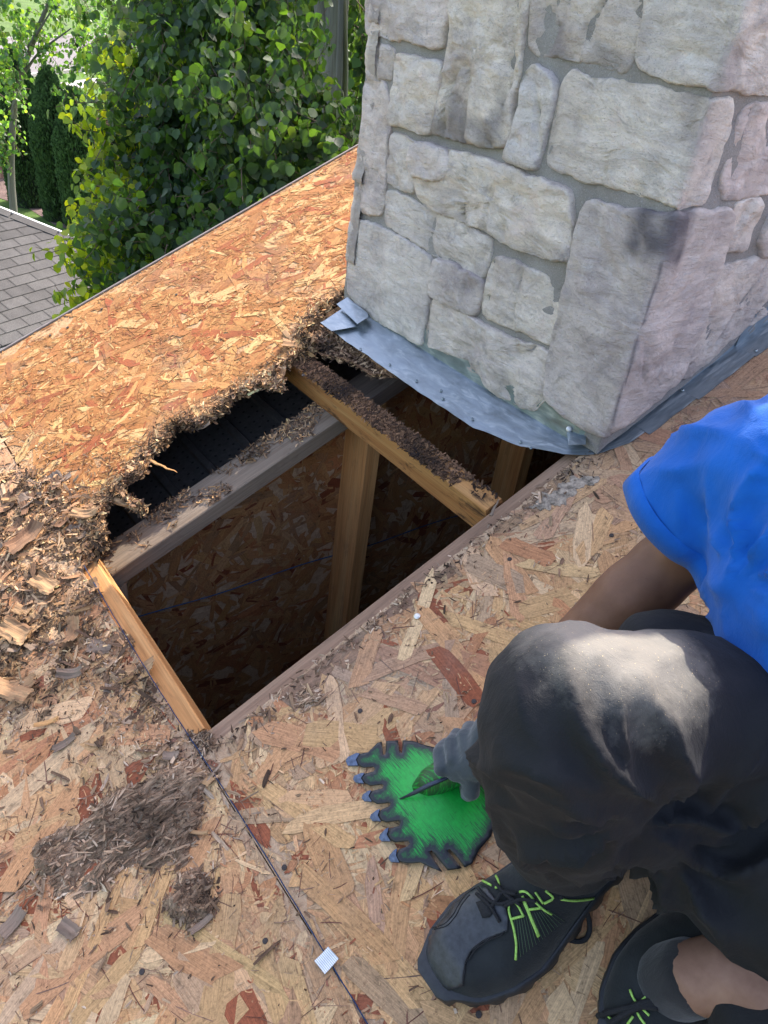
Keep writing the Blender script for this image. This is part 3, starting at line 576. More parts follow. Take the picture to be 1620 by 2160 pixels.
def spike(p0, p1, w, mat, name='splinter', parent=None, h0=-0.004, h1=-0.004, loc=None):
    a = np.array(roofc(*p0, h0)+(h0,)); b = np.array(roofc(*p1, h1)+(h1,)); n = 10; d = b-a; q = np.array([-d[1], d[0], 0]); q /= np.linalg.norm(q); V, T = [], []
    for i in range(n+1):
        t = i/n; ww = w*(1-t)**0.6*(1+0.3*noise.noise((t*7, a[0]*9, 0)))+0.0006; c = a+d*t+q*0.003*noise.noise((t*5, 1, a[1]*9))
        for e1, e2 in ((-1, -0.5), (1, -0.5), (0.6, 0.7), (-0.7, 0.6)): V.append(RW(*(c+q*ww*e1*0.5+np.array([0, 0, ww*e2*0.35])))); T.append((t*np.linalg.norm(d), e1*ww, e2*ww+a[0]))
    F = [(i*4+j, i*4+(j+1) % 4, i*4+4+(j+1) % 4, i*4+4+j) for i in range(n) for j in range(4)]+[(3, 2, 1, 0), (n*4, n*4+1, n*4+2, n*4+3)]
    return mk(name, V, F, mat, parent, tc=T, loc=loc)
spike((225, 1045), (300, 1078), 0.020, M['flap_tan'], parent=sB); spike((302, 964), (374, 997), 0.007, M['pine'], parent=sB); spike((578, 790), (597, 822), 0.012, M['flap_tan'], parent=sB)
spike((640, 700), (660, 742), 0.016, M['flap_tan'], parent=sB); spike((215, 1100), (212, 1150), 0.012, M['flap_tan'], parent=sB)
spike((168, 1200), (192, 1165), 0.014, M['flap_tan'], parent=sB, h0=0.002, h1=0.002); spike((600, 700), (640, 742), 0.016, M['flap_tan'], parent=sB, h0=0.003)
# crumbs on the lookout and top plate
def crumbpos(x0, x1, y0, y1, h, p=0.0, fall=None):
    def f(n):
        P = np.column_stack([rng.uniform(x0, x1, n), rng.uniform(y0, y1, n), h+rng.uniform(0, 0.004, n)])
        k = nz(P[:, :2], 13, p)+rng.uniform(-0.35, 0.35, n) > (-0.15 if fall is None else fall(P)); return P[k]
    return f
shards(4200, crumbpos(-0.66, -0.03, 0.576, 0.616, -0.012, 1.0, lambda P: -0.7+0.9*np.clip((P[:, 0]+0.25)/0.2, 0, 1)), (0.004, 0.020), (0.0015, 0.006), [(0.05, 0.026, 0.015), (0.10, 0.052, 0.028), (0.16, 0.085, 0.045)], 'rotten_crust', lk, tilt=0.22)
tp = [o for o in house.children if o.name.startswith('top_plate')][0]
shards(3800, crumbpos(-0.609, -0.520, -0.02, 0.64, -0.1005, 2.0, lambda P: 0.0+0.55*np.clip((P[:, 0]+0.57)/0.05, 0, 1)), (0.003, 0.02), (0.001, 0.005), DK+GR[:1]+GD[:2], 'wood_crumbs', tp, tilt=0.3)
rp2, pos2, _ = sheet_rot('rotten_patch', [(640, 690), (700, 650), (735, 628), (760, 700), (830, 790), (770, 775), (730, 755), (690, 745), (655, 735)], -0.02, 0.008, M['rot'], sB, 0.006, 0.02, 5, 26)
shards(2600, lambda n: pos2(n, 0.004)-np.array([0, 0, 0.02]), (0.006, 0.03), (0.0015, 0.007), DK, 'chips', rp2, tilt=0.5)
shards(500, lambda n: np.column_stack([rng.uniform(0.014, 0.035, n)+0.03*rng.uniform(0, 1, n)**4, rng.uniform(0.0, 0.80, n), rng.uniform(0.000, 0.005, n)]), (0.003, 0.016), (0.001, 0.004), GR+DK[:3], 'wood_crumbs', sC, tilt=0.3)

for (px, py) in [(215, 652), (143, 691), (106, 708), (640, 800-8), (372, 622), (880+120, 1480), (760, 1500), (1290, 1130), (1075, 1180), (300, 2050), (560, 1985), (600, 1830), (1010, 2140)]:
    x, y = roofc(px, py, 0.002); V = []; F = []
    for r, h in ((0.0038, 0.0026), (0.0036, 0.0036), (0.0012, 0.0038)):
        for k in range(9): V.append(RW(x+r*math.cos(k*.698), y+r*math.sin(k*.698), h))
    F = [(i*9+k, i*9+(k+1) % 9, i*9+9+(k+1) % 9, i*9+9+k) for i in range(2) for k in range(9)]+[list(range(18, 27))]
    host = sB if inpoly([(x, y)], polyB)[0] else sC if inpoly([(x, y)], polyC)[0] else sA if x < 0.012 else sD
    mk('nail_head', V, F, m_plain('rusty_nail', (0.05, 0.04, 0.036), 0.6, 0.4) if 'rusty_nail' not in bpy.data.materials else bpy.data.materials['rusty_nail'], host, loc=V[0])

# ------------------------------------------------------------------ the stone chimney
XC, YC = 0.050, 0.695; XL, YB = -0.725, 2.06; TH = 0.030; ZTOP = 1.37; RC = 0.012
chim = thing('stone_chimney', (XC-0.38, YC+0.5, 0.30), 'wide chimney of pale irregular cast stone rising through the roof deck', 'chimney')
def smap(s, z, h):
    """unrolled face coordinate -> world: s<0 is the face with the long flashing, s>0 the right-hand face"""
    hh = h-TH
    if s < -RC: return (XC+s, YC-hh, z)
    if s > RC: return (XC+hh, YC+s, z)
    a = (s+RC)/(2*RC)*math.pi/2; r = RC+hh
    return (XC-RC+r*math.sin(a), YC+RC-r*math.cos(a), z)
def lmap(s, z, h): return (XL-(h-TH), YC+0.0+s, z)        # left side face
def bmap(s, z, h): return (XL+s, YB+(h-TH), z)            # back face
def facept(px, py):
    P = aty(px, py, YC); s = P[0]-XC
    if s > 0: P = atx(px, py, XC); s = P[1]-YC
    return (s, P[2])
def stone_mesh(outline, fmap, seed, thick=TH, rough=1.0, dark=0.0, darkfn=None, parent=chim):
    L = np.vstack([outline, outline[:1]]); seg = np.linalg.norm(np.diff(L, axis=0), axis=1); cs = np.concatenate([[0], np.cumsum(seg)]); n = max(48, min(150, int(cs[-1]/0.0075)))
    t = np.linspace(0, cs[-1], n, endpoint=False); P = np.column_stack([np.interp(t, cs, L[:, 0]), np.interp(t, cs, L[:, 1])])
    for _ in range(1): P = 0.5*P+0.25*(np.roll(P, 1, 0)+np.roll(P, -1, 0))
    c = P.mean(0)
    nrm = np.roll(P, -1, 0)-np.roll(P, 1, 0); nrm = np.column_stack([nrm[:, 1], -nrm[:, 0]]); nrm /= np.linalg.norm(nrm, axis=1)[:, None]
    if ((P-c)*nrm).sum() < 0: nrm = -nrm
    wob = np.array([noise.noise((p[0]*30, p[1]*30, seed))+0.55*noise.noise((p[0]*90, p[1]*90, seed))+0.35*noise.noise((p[0]*240, p[1]*240, seed)) for p in P])
    P = P+nrm*(wob*0.0044+0.0042)[:, None]
    rings = []; D = [0, 0.0, 0.0006, 0.0015, 0.0032, 0.006, 0.011, 0.020]; Hh = [-0.012, 0.010, 0.76, 0.88, 0.95, 0.99, 1.0, 1.0]
    rad = np.linalg.norm(P-c, axis=1)
    V, T, Cc = [], [], []; R = D+[None]*9
    for k in range(len(R)):
        if R[k] is not None:
            f = np.minimum(R[k]/rad, 0.6); Q = P+(c-P)*f[:, None]; hb = Hh[k]
            if k == 0: hb = -0.3
        else:
            g = (k-len(D)+1)/10; Q0 = P+(c-P)*np.minimum(D[-1]/rad, 0.6)[:, None]; Q = Q0+(c-Q0)*g; hb = 1.0
        for q in Q:
            h = hb*thick
            if k >= 1:
                a = noise.noise((q[0]*9+seed, q[1]*9, seed*1.7)); b = noise.fractal((q[0]*28, q[1]*28+seed, seed), 0.8, 2.1, 4)
                rdg = -max(0, 0.12-abs(noise.noise((q[0]*13+seed*3, q[1]*6, seed))))*0.05*(1 if k > 3 else 0)
                w = min(1, k/5); cell = noise.cell_vector(Vector((q[0]*16+a*1.5, q[1]*16+b*0.6, seed)))[0]; h += w*rough*(0.0046*a+0.0042*b+rdg*0.9+0.0016*(cell-0.5))
            V.append(fmap(q[0], q[1], h)); T.append((q[0], q[1], h)); 
            dk = dark
            if darkfn: dk = max(dk, darkfn(q[0], q[1]))
            Cc.append(dk)
    V.append(fmap(c[0], c[1], thick*(1.0)+0.004*noise.noise((c[0]*9+seed, c[1]*9, seed*1.7)))); T.append((c[0], c[1], thick)); Cc.append(dark)
    m = len(R); F = []
    for k in range(m-1):
        for i in range(n): F.append((k*n+i, k*n+(i+1) % n, (k+1)*n+(i+1) % n, (k+1)*n+i))
    F += [((m-1)*n+i, (m-1)*n+(i+1) % n, m*n) for i in range(n)]
    o = mk('stone', V, F, M['stone'], parent, tc=T, col=np.repeat(np.array(Cc)[:, None], 3, 1), smooth=True, loc=np.array(V).mean(0))
    bm = bmesh.new(); bm.from_mesh(o.data); bmesh.ops.recalc_face_normals(bm, faces=bm.faces); bm.to_mesh(o.data); bm.free()
    return o
c2 = lambda L: [(700+x/1.7609, y/1.7609) for x, y in L]
ST = [
 [(115, -90), (430, -90), (432, 60), (400, 175), (330, 165), (250, 140), (165, 135), (125, 120), (118, 40)],
 [(447, -90), (738, -90), (722, 20), (700, 130), (695, 230), (670, 380), (655, 540), (590, 547), (500, 525), (375, 495), (385, 420), (410, 300), (425, 200), (440, 80)],
 [(745, -90), (1150, -90), (1140, 60), (1115, 180), (1090, 262), (1040, 255), (960, 235), (880, 215), (800, 205), (735, 200), (715, 150), (728, 50)],
 [(1165, -90), (1400, -110), (1700, -120), (1700, 340), (1590, 342), (1500, 335), (1400, 325), (1320, 310), (1200, 275), (1130, 240), (1123, 190), (1155, 0)],
 [(237, 202), (300, 215), (405, 235), (395, 330), (375, 440), (360, 500), (290, 480), (212, 462), (222, 350)],
 [(140, 163), (165, 160), (222, 190), (210, 290), (150, 290), (120, 292), (128, 220)],
 [(118, 303), (190, 305), (192, 345), (208, 400), (195, 600), (185, 760), (170, 795), (130, 795), (98, 780), (105, 500)],
 [(740, 240), (790, 262), (830, 310), (805, 420), (780, 520), (750, 630), (700, 615), (640, 590), (665, 500), (695, 380), (715, 280)],
 [(880, 262), (930, 275), (960, 300), (1150, 318), (1300, 352), (1400, 370), (1505, 385), (1495, 480), (1455, 600), (1425, 700), (1400, 757), (1340, 764), (1240, 760), (1150, 725), (1000, 680), (870, 650), (795, 610), (790, 570), (815, 450), (840, 320)],
 [(215, 500), (265, 510), (303, 538), (290, 590), (296, 640), (297, 718), (250, 705), (200, 675), (195, 620), (215, 560)],
 [(430, 565), (480, 570), (600, 600), (700, 650), (800, 680), (880, 710), (885, 790), (885, 880), (880, 970), (800, 955), (700, 930), (560, 850), (430, 800), (340, 760), (312, 720), (305, 660), (350, 610), (400, 575)],
 [(195, 710), (260, 730), (350, 780), (450, 820), (580, 885), (582, 940), (550, 1035), (480, 1005), (380, 955), (300, 900), (190, 835), (188, 780)],
 [(65, 815), (130, 825), (200, 860), (280, 900), (360, 960), (365, 990), (355, 1100), (340, 1200), (330, 1285), (250, 1240), (150, 1185), (90, 1130), (52, 1085), (55, 950)],
 [(375, 965), (440, 985), (500, 1015), (555, 1045), (550, 1110), (530, 1175), (470, 1150), (400, 1115), (362, 1085), (370, 1010)],
 [(600, 960), (660, 970), (740, 1010), (850, 1065), (840, 1130), (820, 1200), (805, 1285), (740, 1260), (650, 1215), (560, 1175), (548, 1150), (560, 1080), (575, 1010)],
 [(375, 1110), (450, 1140), (520, 1185), (600, 1230), (700, 1275), (805, 1320), (800, 1400), (785, 1480), (750, 1525), (680, 1500), (600, 1460), (540, 1390), (470, 1340), (400, 1300), (345, 1280), (355, 1200), (368, 1120)],
 [(960, 745), (1000, 750), (1080, 780), (1180, 790), (1300, 795), (1400, 790), (1495, 780), (1490, 830), (1460, 950), (1430, 1050), (1390, 1180), (1340, 1300), (1290, 1420), (1200, 1500), (1100, 1580), (1020, 1620), (950, 1600), (870, 1550), (810, 1500), (790, 1470), (800, 1350), (830, 1200), (865, 1050), (885, 950), (905, 850), (930, 770)],
 [(1560, 400), (1700, 375), (1700, 705), (1620, 722), (1560, 735), (1480, 745), (1455, 700), (1480, 620), (1510, 540), (1540, 420)],
 [(1512, 765), (1560, 748), (1605, 742), (1600, 790), (1570, 880), (1540, 930), (1480, 938), (1478, 900), (1500, 830)],
 [(1640, 800), (1720, 770), (1720, 930), (1610, 945), (1600, 905)],
 [(1445, 1000), (1500, 990), (1580, 970), (1700, 940), (1700, 1130), (1560, 1215), (1480, 1285), (1400, 1360), (1305, 1415), (1350, 1300), (1400, 1180)]]
rough = {7: 1.3, 1: 1.9, 2: 1.5, 10: 1.4, 15: 1.3, 8: 0.8, 16: 0.9, 12: 0.6, 3: 0.9}
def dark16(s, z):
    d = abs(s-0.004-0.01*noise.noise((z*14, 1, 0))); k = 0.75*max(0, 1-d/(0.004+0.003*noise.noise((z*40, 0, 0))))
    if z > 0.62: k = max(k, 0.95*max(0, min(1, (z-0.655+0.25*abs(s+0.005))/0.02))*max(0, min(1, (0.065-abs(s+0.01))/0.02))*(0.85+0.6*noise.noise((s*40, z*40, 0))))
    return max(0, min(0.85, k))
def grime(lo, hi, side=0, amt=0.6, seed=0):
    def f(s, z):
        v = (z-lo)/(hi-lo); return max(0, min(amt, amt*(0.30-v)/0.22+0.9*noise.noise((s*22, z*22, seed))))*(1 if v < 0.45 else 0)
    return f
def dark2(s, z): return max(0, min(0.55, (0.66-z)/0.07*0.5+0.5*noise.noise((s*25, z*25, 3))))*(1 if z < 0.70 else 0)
FPOLY = []
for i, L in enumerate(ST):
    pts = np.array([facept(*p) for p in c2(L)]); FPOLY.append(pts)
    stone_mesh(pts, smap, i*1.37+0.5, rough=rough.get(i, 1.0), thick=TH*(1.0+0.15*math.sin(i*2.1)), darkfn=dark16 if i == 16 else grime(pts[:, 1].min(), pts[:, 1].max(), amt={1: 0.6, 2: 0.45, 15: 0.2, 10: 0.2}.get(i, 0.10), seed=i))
# small chip of stone overlapping the long one
pts = np.array([facept(*p) for p in c2([(312, 535), (345, 535), (420, 560), (432, 600), (440, 625), (420, 663), (360, 670), (305, 655), (293, 620), (298, 560)])])
stone_mesh(pts, smap, 77.3, thick=TH+0.010)['label'] = 'small stone knob lapping over the long stone'
# the rest of the masonry, above and around the corner
allp = np.vstack(FPOLY)
def courses(s0, s1, z0, z1, fmap, seed, avoid=None, slope=None):
    r = random.Random(seed); z = z0
    while z < z1:
        hgt = r.uniform(0.10, 0.20); s = s0-r.uniform(0, 0.05)
        while s < s1:
            w = r.uniform(0.14, 0.34); a0, a1 = max(s, s0)+0.006, min(s+w, s1)-0.006; b0, b1 = z+0.008, min(z+hgt, z1)-0.008
            if a1-a0 > 0.04:
                j = lambda: r.uniform(-0.008, 0.008)
                pl = []
                for (x, y) in ((a0, b0), ((a0+a1)/2, b0), (a1, b0), (a1, (b0+b1)/2), (a1, b1), ((a0+a1)/2, b1), (a0, b1), (a0, (b0+b1)/2)): pl.append((x+j(), y+j()))
                pl = np.array(pl); ok = True
                if avoid is not None and avoid(pl): ok = False
                if slope is not None and slope(pl): ok = False
                if ok: stone_mesh(pl, fmap, r.random()*90)
            s += w
        z += hgt
def hitroof(pl): return pl[:, 1].min() < ((YC+pl[:, 0].max())*math.tan(AL)+0.02)
def avoidF(pl):
    P = np.array([smap(a, b, 0) for a, b in pl]); W = P-CAM; zz = W@_f; x = 810+FPX*(W@_r)/zz; y = 1080-FPX*(W@_u)/zz
    return bool(((zz > 0) & (x < 1690) & (x > 720) & (y > -40)).any())
courses(-0.76, 0.0, 1.02, ZTOP, smap, 3)
courses(0.02, YB-YC, 0.35, ZTOP, smap, 5, avoidF, hitroof)
courses(0.0, YB-YC, 0.30, ZTOP, lmap, 8, None, hitroof)
courses(0.0, XC-XL, 0.98, ZTOP, bmap, 9)
# mortar core with a sandy, uneven face
def core():
    R = 0.020; V, F = [], []
    def grid(fn, s0, s1, z0fn, z1, ds=0.014):
        b = len(V); ns = int((s1-s0)/ds)+1; nzv = int((z1-0.2)/ds)+1
        for i in range(ns+1):
            s = s0+(s1-s0)*i/ns; z0 = z0fn(s)
            for j in range(nzv+1):
                z = z0+(z1-z0)*j/nzv; V.append(fn(s, z, TH-0.0095+0.0040*noise.fractal((s*24, z*24, 1), 1, 2, 3)))
        for i in range(ns):
            for j in range(nzv): a = b+i*(nzv+1)+j; F.append((a, a+nzv+1, a+nzv+2, a+1))
    inset = lambda s, z, h: smap(s, z, h)
    grid(inset, XL-XC-0.004, YB-YC-0.02, lambda s: (YC+max(s, 0))*math.tan(AL)+0.012, ZTOP)
    grid(lmap, 0.012, YB-YC-0.02, lambda s: (YC+s)*math.tan(AL)-0.02, ZTOP); grid(bmap, 0.02, XC-XL-0.02, lambda s: YB*math.tan(AL)-0.02, ZTOP)
    mk('mortar', V, F, M['mortar'], chim, tc=V, smooth=True)
core()
mk('chimney_cap', *box_vf((XL-0.05, YC-0.05, ZTOP), (XC+0.05, YB+0.05, ZTOP+0.05)), m_plain('concrete_cap', (0.42, 0.41, 0.39), 0.9, 0, 30, 0.2, 0.5, 0.004), chim)
# galvanised flashing: flat flange, turned-up leg, folded corner, step pieces up the right side
def flash(rows, name='flashing', label=None, wav=0.002, legh=0.045, mat='galv'):
    """rows of (outer xy, bend xy) in roof coordinates; the leg rises vertically at the bend"""
    rows = [(np.array(a), np.array(b)) for a, b in rows]; dense = []
    for (a0, b0), (a1, b1) in zip(rows[:-1], rows[1:]):
        n = max(2, int(np.linalg.norm(a1-a0)/0.012))
        for i in range(n): t = i/n; dense.append((a0+(a1-a0)*t, b0+(b1-b0)*t))
    dense.append(rows[-1]); V, T, F = [], [], []; K = 7
    for i, (a, b) in enumerate(dense):
        for j in range(5):
            t = j/4; p = a+(b-a)*t; h = 0.0055+(1-t)*(wav*1.6*noise.noise((p[0]*13, p[1]*13, 2))-0.002)
            V.append(RW(p[0]+0.0018*noise.noise((i*0.35, 0, 0))*(1-t), p[1]+0.0025*noise.noise((i*0.3, 5, 0))*(1-t), h))
            T.append((i*0.012, t*0.08, 0))
        q = RW(b[0], b[1], 0.0055); V.append(q+np.array([0, 0, legh*0.5])); T.append((i*0.012, 0.10, 0)); V.append(q+np.array([0, 0, legh])); T.append((i*0.012, 0.13, 0))
    n = len(dense)
    for i in range(n-1):
        for j in range(K-1): a = i*K+j; F.append((a, a+1, a+K+1, a+K))
    o = mk(name, V, F, M[mat], chim, tc=T, smooth=False); m = o.modifiers.new('thickness', 'SOLIDIFY'); m.thickness = 0.0008
    if label: o['label'] = label
    return o
flash([((-0.700, 0.693), (-0.700, 0.776)), ((-0.60, 0.690), (-0.60, 0.776)), ((-0.42, 0.688), (-0.42, 0.774)), ((-0.313, 0.686), (-0.30, 0.773)), ((-0.176, 0.690), (-0.17, 0.773)), ((-0.074, 0.711), (-0.07, 0.774)), ((-0.004, 0.744), (-0.006, 0.776)),
       ((0.036, 0.781), (0.018, 0.790)), ((0.060, 0.833), (0.028, 0.83)), ((0.066, 0.93), (0.030, 0.93))], label='long blue-grey apron flashing with nail holes over the edge of the hole')
flash([((0.071, 0.87), (0.036, 0.87)), ((0.073, 0.95), (0.036, 0.95)), ((0.074, 1.02), (0.036, 1.02))], wav=0.001)
flash([((0.078, 0.985), (0.038, 0.985)), ((0.080, 1.08), (0.038, 1.08)), ((0.078, 1.16), (0.038, 1.16))], wav=0.001)
flash([((0.082, 1.13), (0.040, 1.13)), ((0.084, 1.22), (0.040, 1.22)), ((0.083, 1.34), (0.040, 1.34)), ((0.083, 2.0), (0.040, 2.0))], wav=0.001)
def sheetpoly(px, h, name, label, dz=0.0, mat='galv'):
    P = [np.array(roofc(*p, h)) for p in px]; V = [RW(p[0], p[1], h+dz*i) for i, p in enumerate(P)]
    o = mk(name, V, [list(range(len(V)))], M[mat], chim, tc=V); m = o.modifiers.new('thickness', 'SOLIDIFY'); m.thickness = 0.0008; o['label'] = label; return o
sheetpoly([(710, 642), (733, 628), (777, 663), (777, 672), (755, 687)], 0.020, 'flashing_tab', 'small folded bright tab at the left end of the flashing', 0.001)
sheetpoly([(676, 681), (722, 657), (752, 690), (700, 700)], 0.011, 'flashing_tab', 'bright pointed left tip of the flashing', 0.0005)
sheetpoly([(1195, 905), (1207, 897), (1232, 915), (1237, 930), (1236, 945), (1200, 948)], 0.016, 'flashing_tab', 'crumpled corner fold of the flashing under the corner stone', 0.002)
hole_m = m_plain('nail_hole', (0.02, 0.02, 0.02), 0.9); 
for (px, py) in [(822, 768), (878, 802), (934, 840), (996, 882), (1098, 931), (725, 690), (760, 735), (1120, 944), (724, 640), (1595, 738), (1440, 822), (930, 823)]:
    x, y = roofc(px, py, 0.008); V = []; 
    for r, h in ((0.0030, 0.0068), (0.0020, 0.0082), (0.0011, 0.0086)):
        for k in range(8): V.append(RW(x+r*math.cos(k*.785), y+r*math.sin(k*.785), h))
    F = [(i*8+k, i*8+(k+1) % 8, i*8+8+(k+1) % 8, i*8+8+k) for i in range(2) for k in range(8)]+[list(range(16, 24))]
    d = mk('nail_hole', V, F, M['galv'], chim, loc=V[0]); d.data.materials.append(hole_m); d.data.polygons[-1].material_index = 1
def nail(p, nrm, r, name, label, parent=None, mat=None, L=0.012):
    nrm = np.array(nrm)/np.linalg.norm(nrm); a = np.cross(nrm, (1, 0.3, 0)); a /= np.linalg.norm(a); b = np.cross(nrm, a); V, F = [], []
    prof = [(0, 0.003), (r*0.6, 0.0026), (r, 0.0012), (r, 0), (r*0.35, -0.0003), (r*0.35, -L)]; K = 12
    for rr, h in prof:
        for k in range(K): V.append(p+nrm*h+rr*(math.cos(k*6.2832/K)*a+math.sin(k*6.2832/K)*b))
    for i in range(len(prof)-1):
        for k in range(K): F.append((i*K+k, i*K+(k+1) % K, i*K+K+(k+1) % K, i*K+K+k))
    o = mk(name, V, F, mat or M['nail'], parent, loc=p)
    if label and parent is None: tag(o, label, 'nail')
    return o
M['nail'] = m_plain('nail_steel', (0.62, 0.60, 0.55), 0.4, 0.6)
nail(ath(1200, 905, 0.026), (0.5, -0.6, 0.5), 0.005, 'nail', None, chim)
nail(ath(880, 1300, 0.004), NR, 0.0052, 'roofing_nail', 'round pale roofing nail head standing in the sheathing right of the hole')
sm = np.array([roofc(*p) for p in [(1120, 1075), (1150, 1045), (1200, 1012), (1245, 1002), (1262, 1018), (1225, 1036), (1190, 1062), (1150, 1080), (1120, 1075)]]); sm = ragged(sm, 0.003, 0.006, 90, 4)
slab('dried_residue', sm[:-1], m_plain('whitish_residue', (0.26, 0.21, 0.16), 0.95, 0, 110, 0.8, 1, 0.002), sC, 0.001, 0.0031)

# ------------------------------------------------------------------ ground, street, neighbour
GZ = -5.0
def m_ground(name, cols, sc, b1=0.6, bd=0.03):
    m, nt, b = newmat(name); t = tcn(nt); a = noi(nt, t, sc, 6, 0.7); a2 = noi(nt, t, sc*0.07, 3)
    c = ramp(nt, a, [(0.3, cols[0]), (0.5, cols[1]), (0.72, cols[2])]); c = mix(nt, 1.0, c, ramp(nt, a2, [(0.3, 0.75), (0.7, 1.2)]), 'MULTIPLY')
    setc(nt, b, c); bump(nt, b, a, b1, bd); b.inputs['Roughness'].default_value = 0.95; return m
M['grass'] = m_ground('lawn', [(0.035, 0.07, 0.012), (0.065, 0.125, 0.02), (0.12, 0.19, 0.035)], 9)
M['asphalt'] = m_ground('asphalt', [(0.13, 0.12, 0.12), (0.17, 0.16, 0.16), (0.21, 0.20, 0.20)], 6)
M['conc'] = m_ground('concrete', [(0.30, 0.28, 0.27), (0.36, 0.34, 0.33), (0.42, 0.40, 0.38)], 5)
M['mulch'] = m_ground('bark_mulch', [(0.08, 0.05, 0.045), (0.17, 0.12, 0.105), (0.28, 0.21, 0.19)], 26, 1.0, 0.05)
def strip(name, pts, z, mat, **kw):
    V = [(p[0], p[1], z) for p in pts]; o = mk(name, V, [list(range(len(V)))], mat); tag(o, kind='structure'); return o
strip('ground', [(-400, -400), (400, -400), (400, 400), (-400, 400)], GZ, M['grass'])
# street: runs across the view beyond the garden
sd = np.array([-0.62, 0.785]); sd /= np.linalg.norm(sd); sn = np.array([-sd[1], sd[0]])*1.0
if sn @ np.array([-1, 0.2]) < 0: sn = -sn
k0 = np.array([-44.5, 13.5])
def sp(u, v): return k0+sd*u+sn*v
def band(v0, v1, u0=-60, u1=120): return [sp(u0, v0), sp(u1, v0), sp(u1, v1), sp(u0, v1)]
strip('sidewalk', band(-3.0, -1.6), GZ+0.012, M['conc'])
strip('street', band(0.2, 9.5), GZ+0.008, M['asphalt'])
for v in (0.0, 9.5):
    P = [sp(-60, v), sp(120, v), sp(120, v+0.2), sp(-60, v+0.2)]
    V = [(p[0], p[1], GZ-0.02) for p in P]+[(p[0], p[1], GZ+0.14) for p in P]
    tag(mk('curb', V, box_vf((0, 0, 0), (1, 1, 1))[1], M['conc']), kind='structure')
strip('driveway', [(-62, 44), (-56, 40), (-86, 62), (-92, 66)], GZ+0.004, M['conc'])
mul = [atz(*p, GZ) for p in [(-60, 372), (20, 372), (110, 440), (200, 470), (230, 500), (120, 478), (60, 440), (-10, 415), (-60, 400)]]
strip('mulch_bed', mul, GZ+0.01, M['mulch'])

# fence behind the arborvitae
M['fence'] = m_wood('fence_board', (0.13, 0.07, 0.05), (0.20, 0.115, 0.085), (0.27, 0.165, 0.12), damt=0.3, gs=0.3)
fa, fb = atz(-160, 392, GZ), atz(60, 372, GZ); fd = (fb-fa); fl = np.linalg.norm(fd[:2]); fd = fd/fl; fn = np.array([-fd[1], fd[0], 0])
fence = thing('wooden_fence', fa, 'brown wooden board fence behind the arborvitae at the left edge', 'fence')
bw = 0.14; nb = int(12/bw); me0 = None
for i in range(nb):
    p = fa+fd*(i*(bw+0.008)); 
    V = [p+fd*a*bw+fn*b*0.02+np.array([0, 0, c*1.75]) for a, b, c in ((0, 0, 0), (1, 0, 0), (1, 1, 0), (0, 1, 0), (0, 0, 1), (1, 0, 1), (1, 1, 1), (0, 1, 1))]
    if me0 is None:
        o = mk('board', V, box_vf((0, 0, 0), (1, 1, 1))[1], M['fence'], fence, tc=[(v[2], v[0], v[1]) for v in V], loc=p); me0 = o.data
    else:
        o = bpy.data.objects.new('board', me0); o.location = p-fa+np.array([0, 0, 0.02*random.random()-0.01]); link(o, fence)
for z in (0.35, 1.4):
    V = [fa+fd*a*12-fn*b*0.05+np.array([0, 0, z+c*0.09]) for a, b, c in ((0, 0, 0), (1, 0, 0), (1, 1, 0), (0, 1, 0), (0, 0, 1), (1, 0, 1), (1, 1, 1), (0, 1, 1))]
    mk('rail', V, box_vf((0, 0, 0), (1, 1, 1))[1], M['fence'], fence)

# neighbour's roof
def m_shingle():
    m, nt, b = newmat('grey_shingle'); t = tcn(nt); r = rnd(nt); s = noi(nt, t, 190, 2, 0.7); a = noi(nt, t, 5, 3)
    c = ramp(nt, s, [(0.3, (0.04, 0.04, 0.04)), (0.5, (0.082, 0.080, 0.078)), (0.7, (0.14, 0.137, 0.133))])
    c = mix(nt, 1.0, c, ramp(nt, r, [(0, 0.80), (1, 1.12)]), 'MULTIPLY'); c = mix(nt, 1.0, c, ramp(nt, a, [(0.3, 0.85), (0.7, 1.1)]), 'MULTIPLY')
    setc(nt, b, c); bump(nt, b, s, 0.4, 0.004); b.inputs['Roughness'].default_value = 0.95; return m
M['shingle'] = m_shingle()
az = math.radians(115); pt = math.radians(22)
ne = np.array([math.cos(az), math.sin(az), 0]); nb_ = np.array([math.cos(az+math.pi/2), math.sin(az+math.pi/2), 0])
ns_ = nb_*math.cos(pt)+np.array([0, 0, math.sin(pt)]); nn_ = np.cross(ne, ns_); G0 = atz(60, 712, -2.7)
def npl(px, py): v = ray(px, py); t = ((G0-CAM)@nn_)/(v@nn_); Q = CAM+t*v-G0; return np.array([Q@ne, Q@ns_])
def nw(u, v, h=0.0): return G0+ne*u+ns_*v+nn_*h
nh = thing('neighbour_house', (G0[0]-2, G0[1], GZ), 'neighbouring house with a weathered grey shingle roof and white gutter', 'house')
e0, e1 = npl(0, 440), npl(150, 500); ed = (e1-e0)/np.linalg.norm(e1-e0); corner_t = (0-e0[1])/ed[1]; cor = e0+ed*corner_t
topv = 4.2; tt = (topv-e0[1])/ed[1]; apex = e0+ed*tt
quad = [(-7, 0), tuple(cor), tuple(apex), (-7, topv)]
V = [nw(u, v, h) for h in (-0.03, -0.006) for u, v in quad]; mk('roof_deck', V, box_vf((0, 0, 0), (1, 1, 1))[1], M['shingle'], nh)
sh_me = None; ex = 0.145; tw = 0.305
Vb = [(0, 0, 0.010), (tw-0.010, 0, 0.010), (tw-0.010, ex+0.03, 0.0), (0, ex+0.03, 0.0), (0, 0, 0.0), (tw-0.010, 0, 0.0)]
cnt = 0
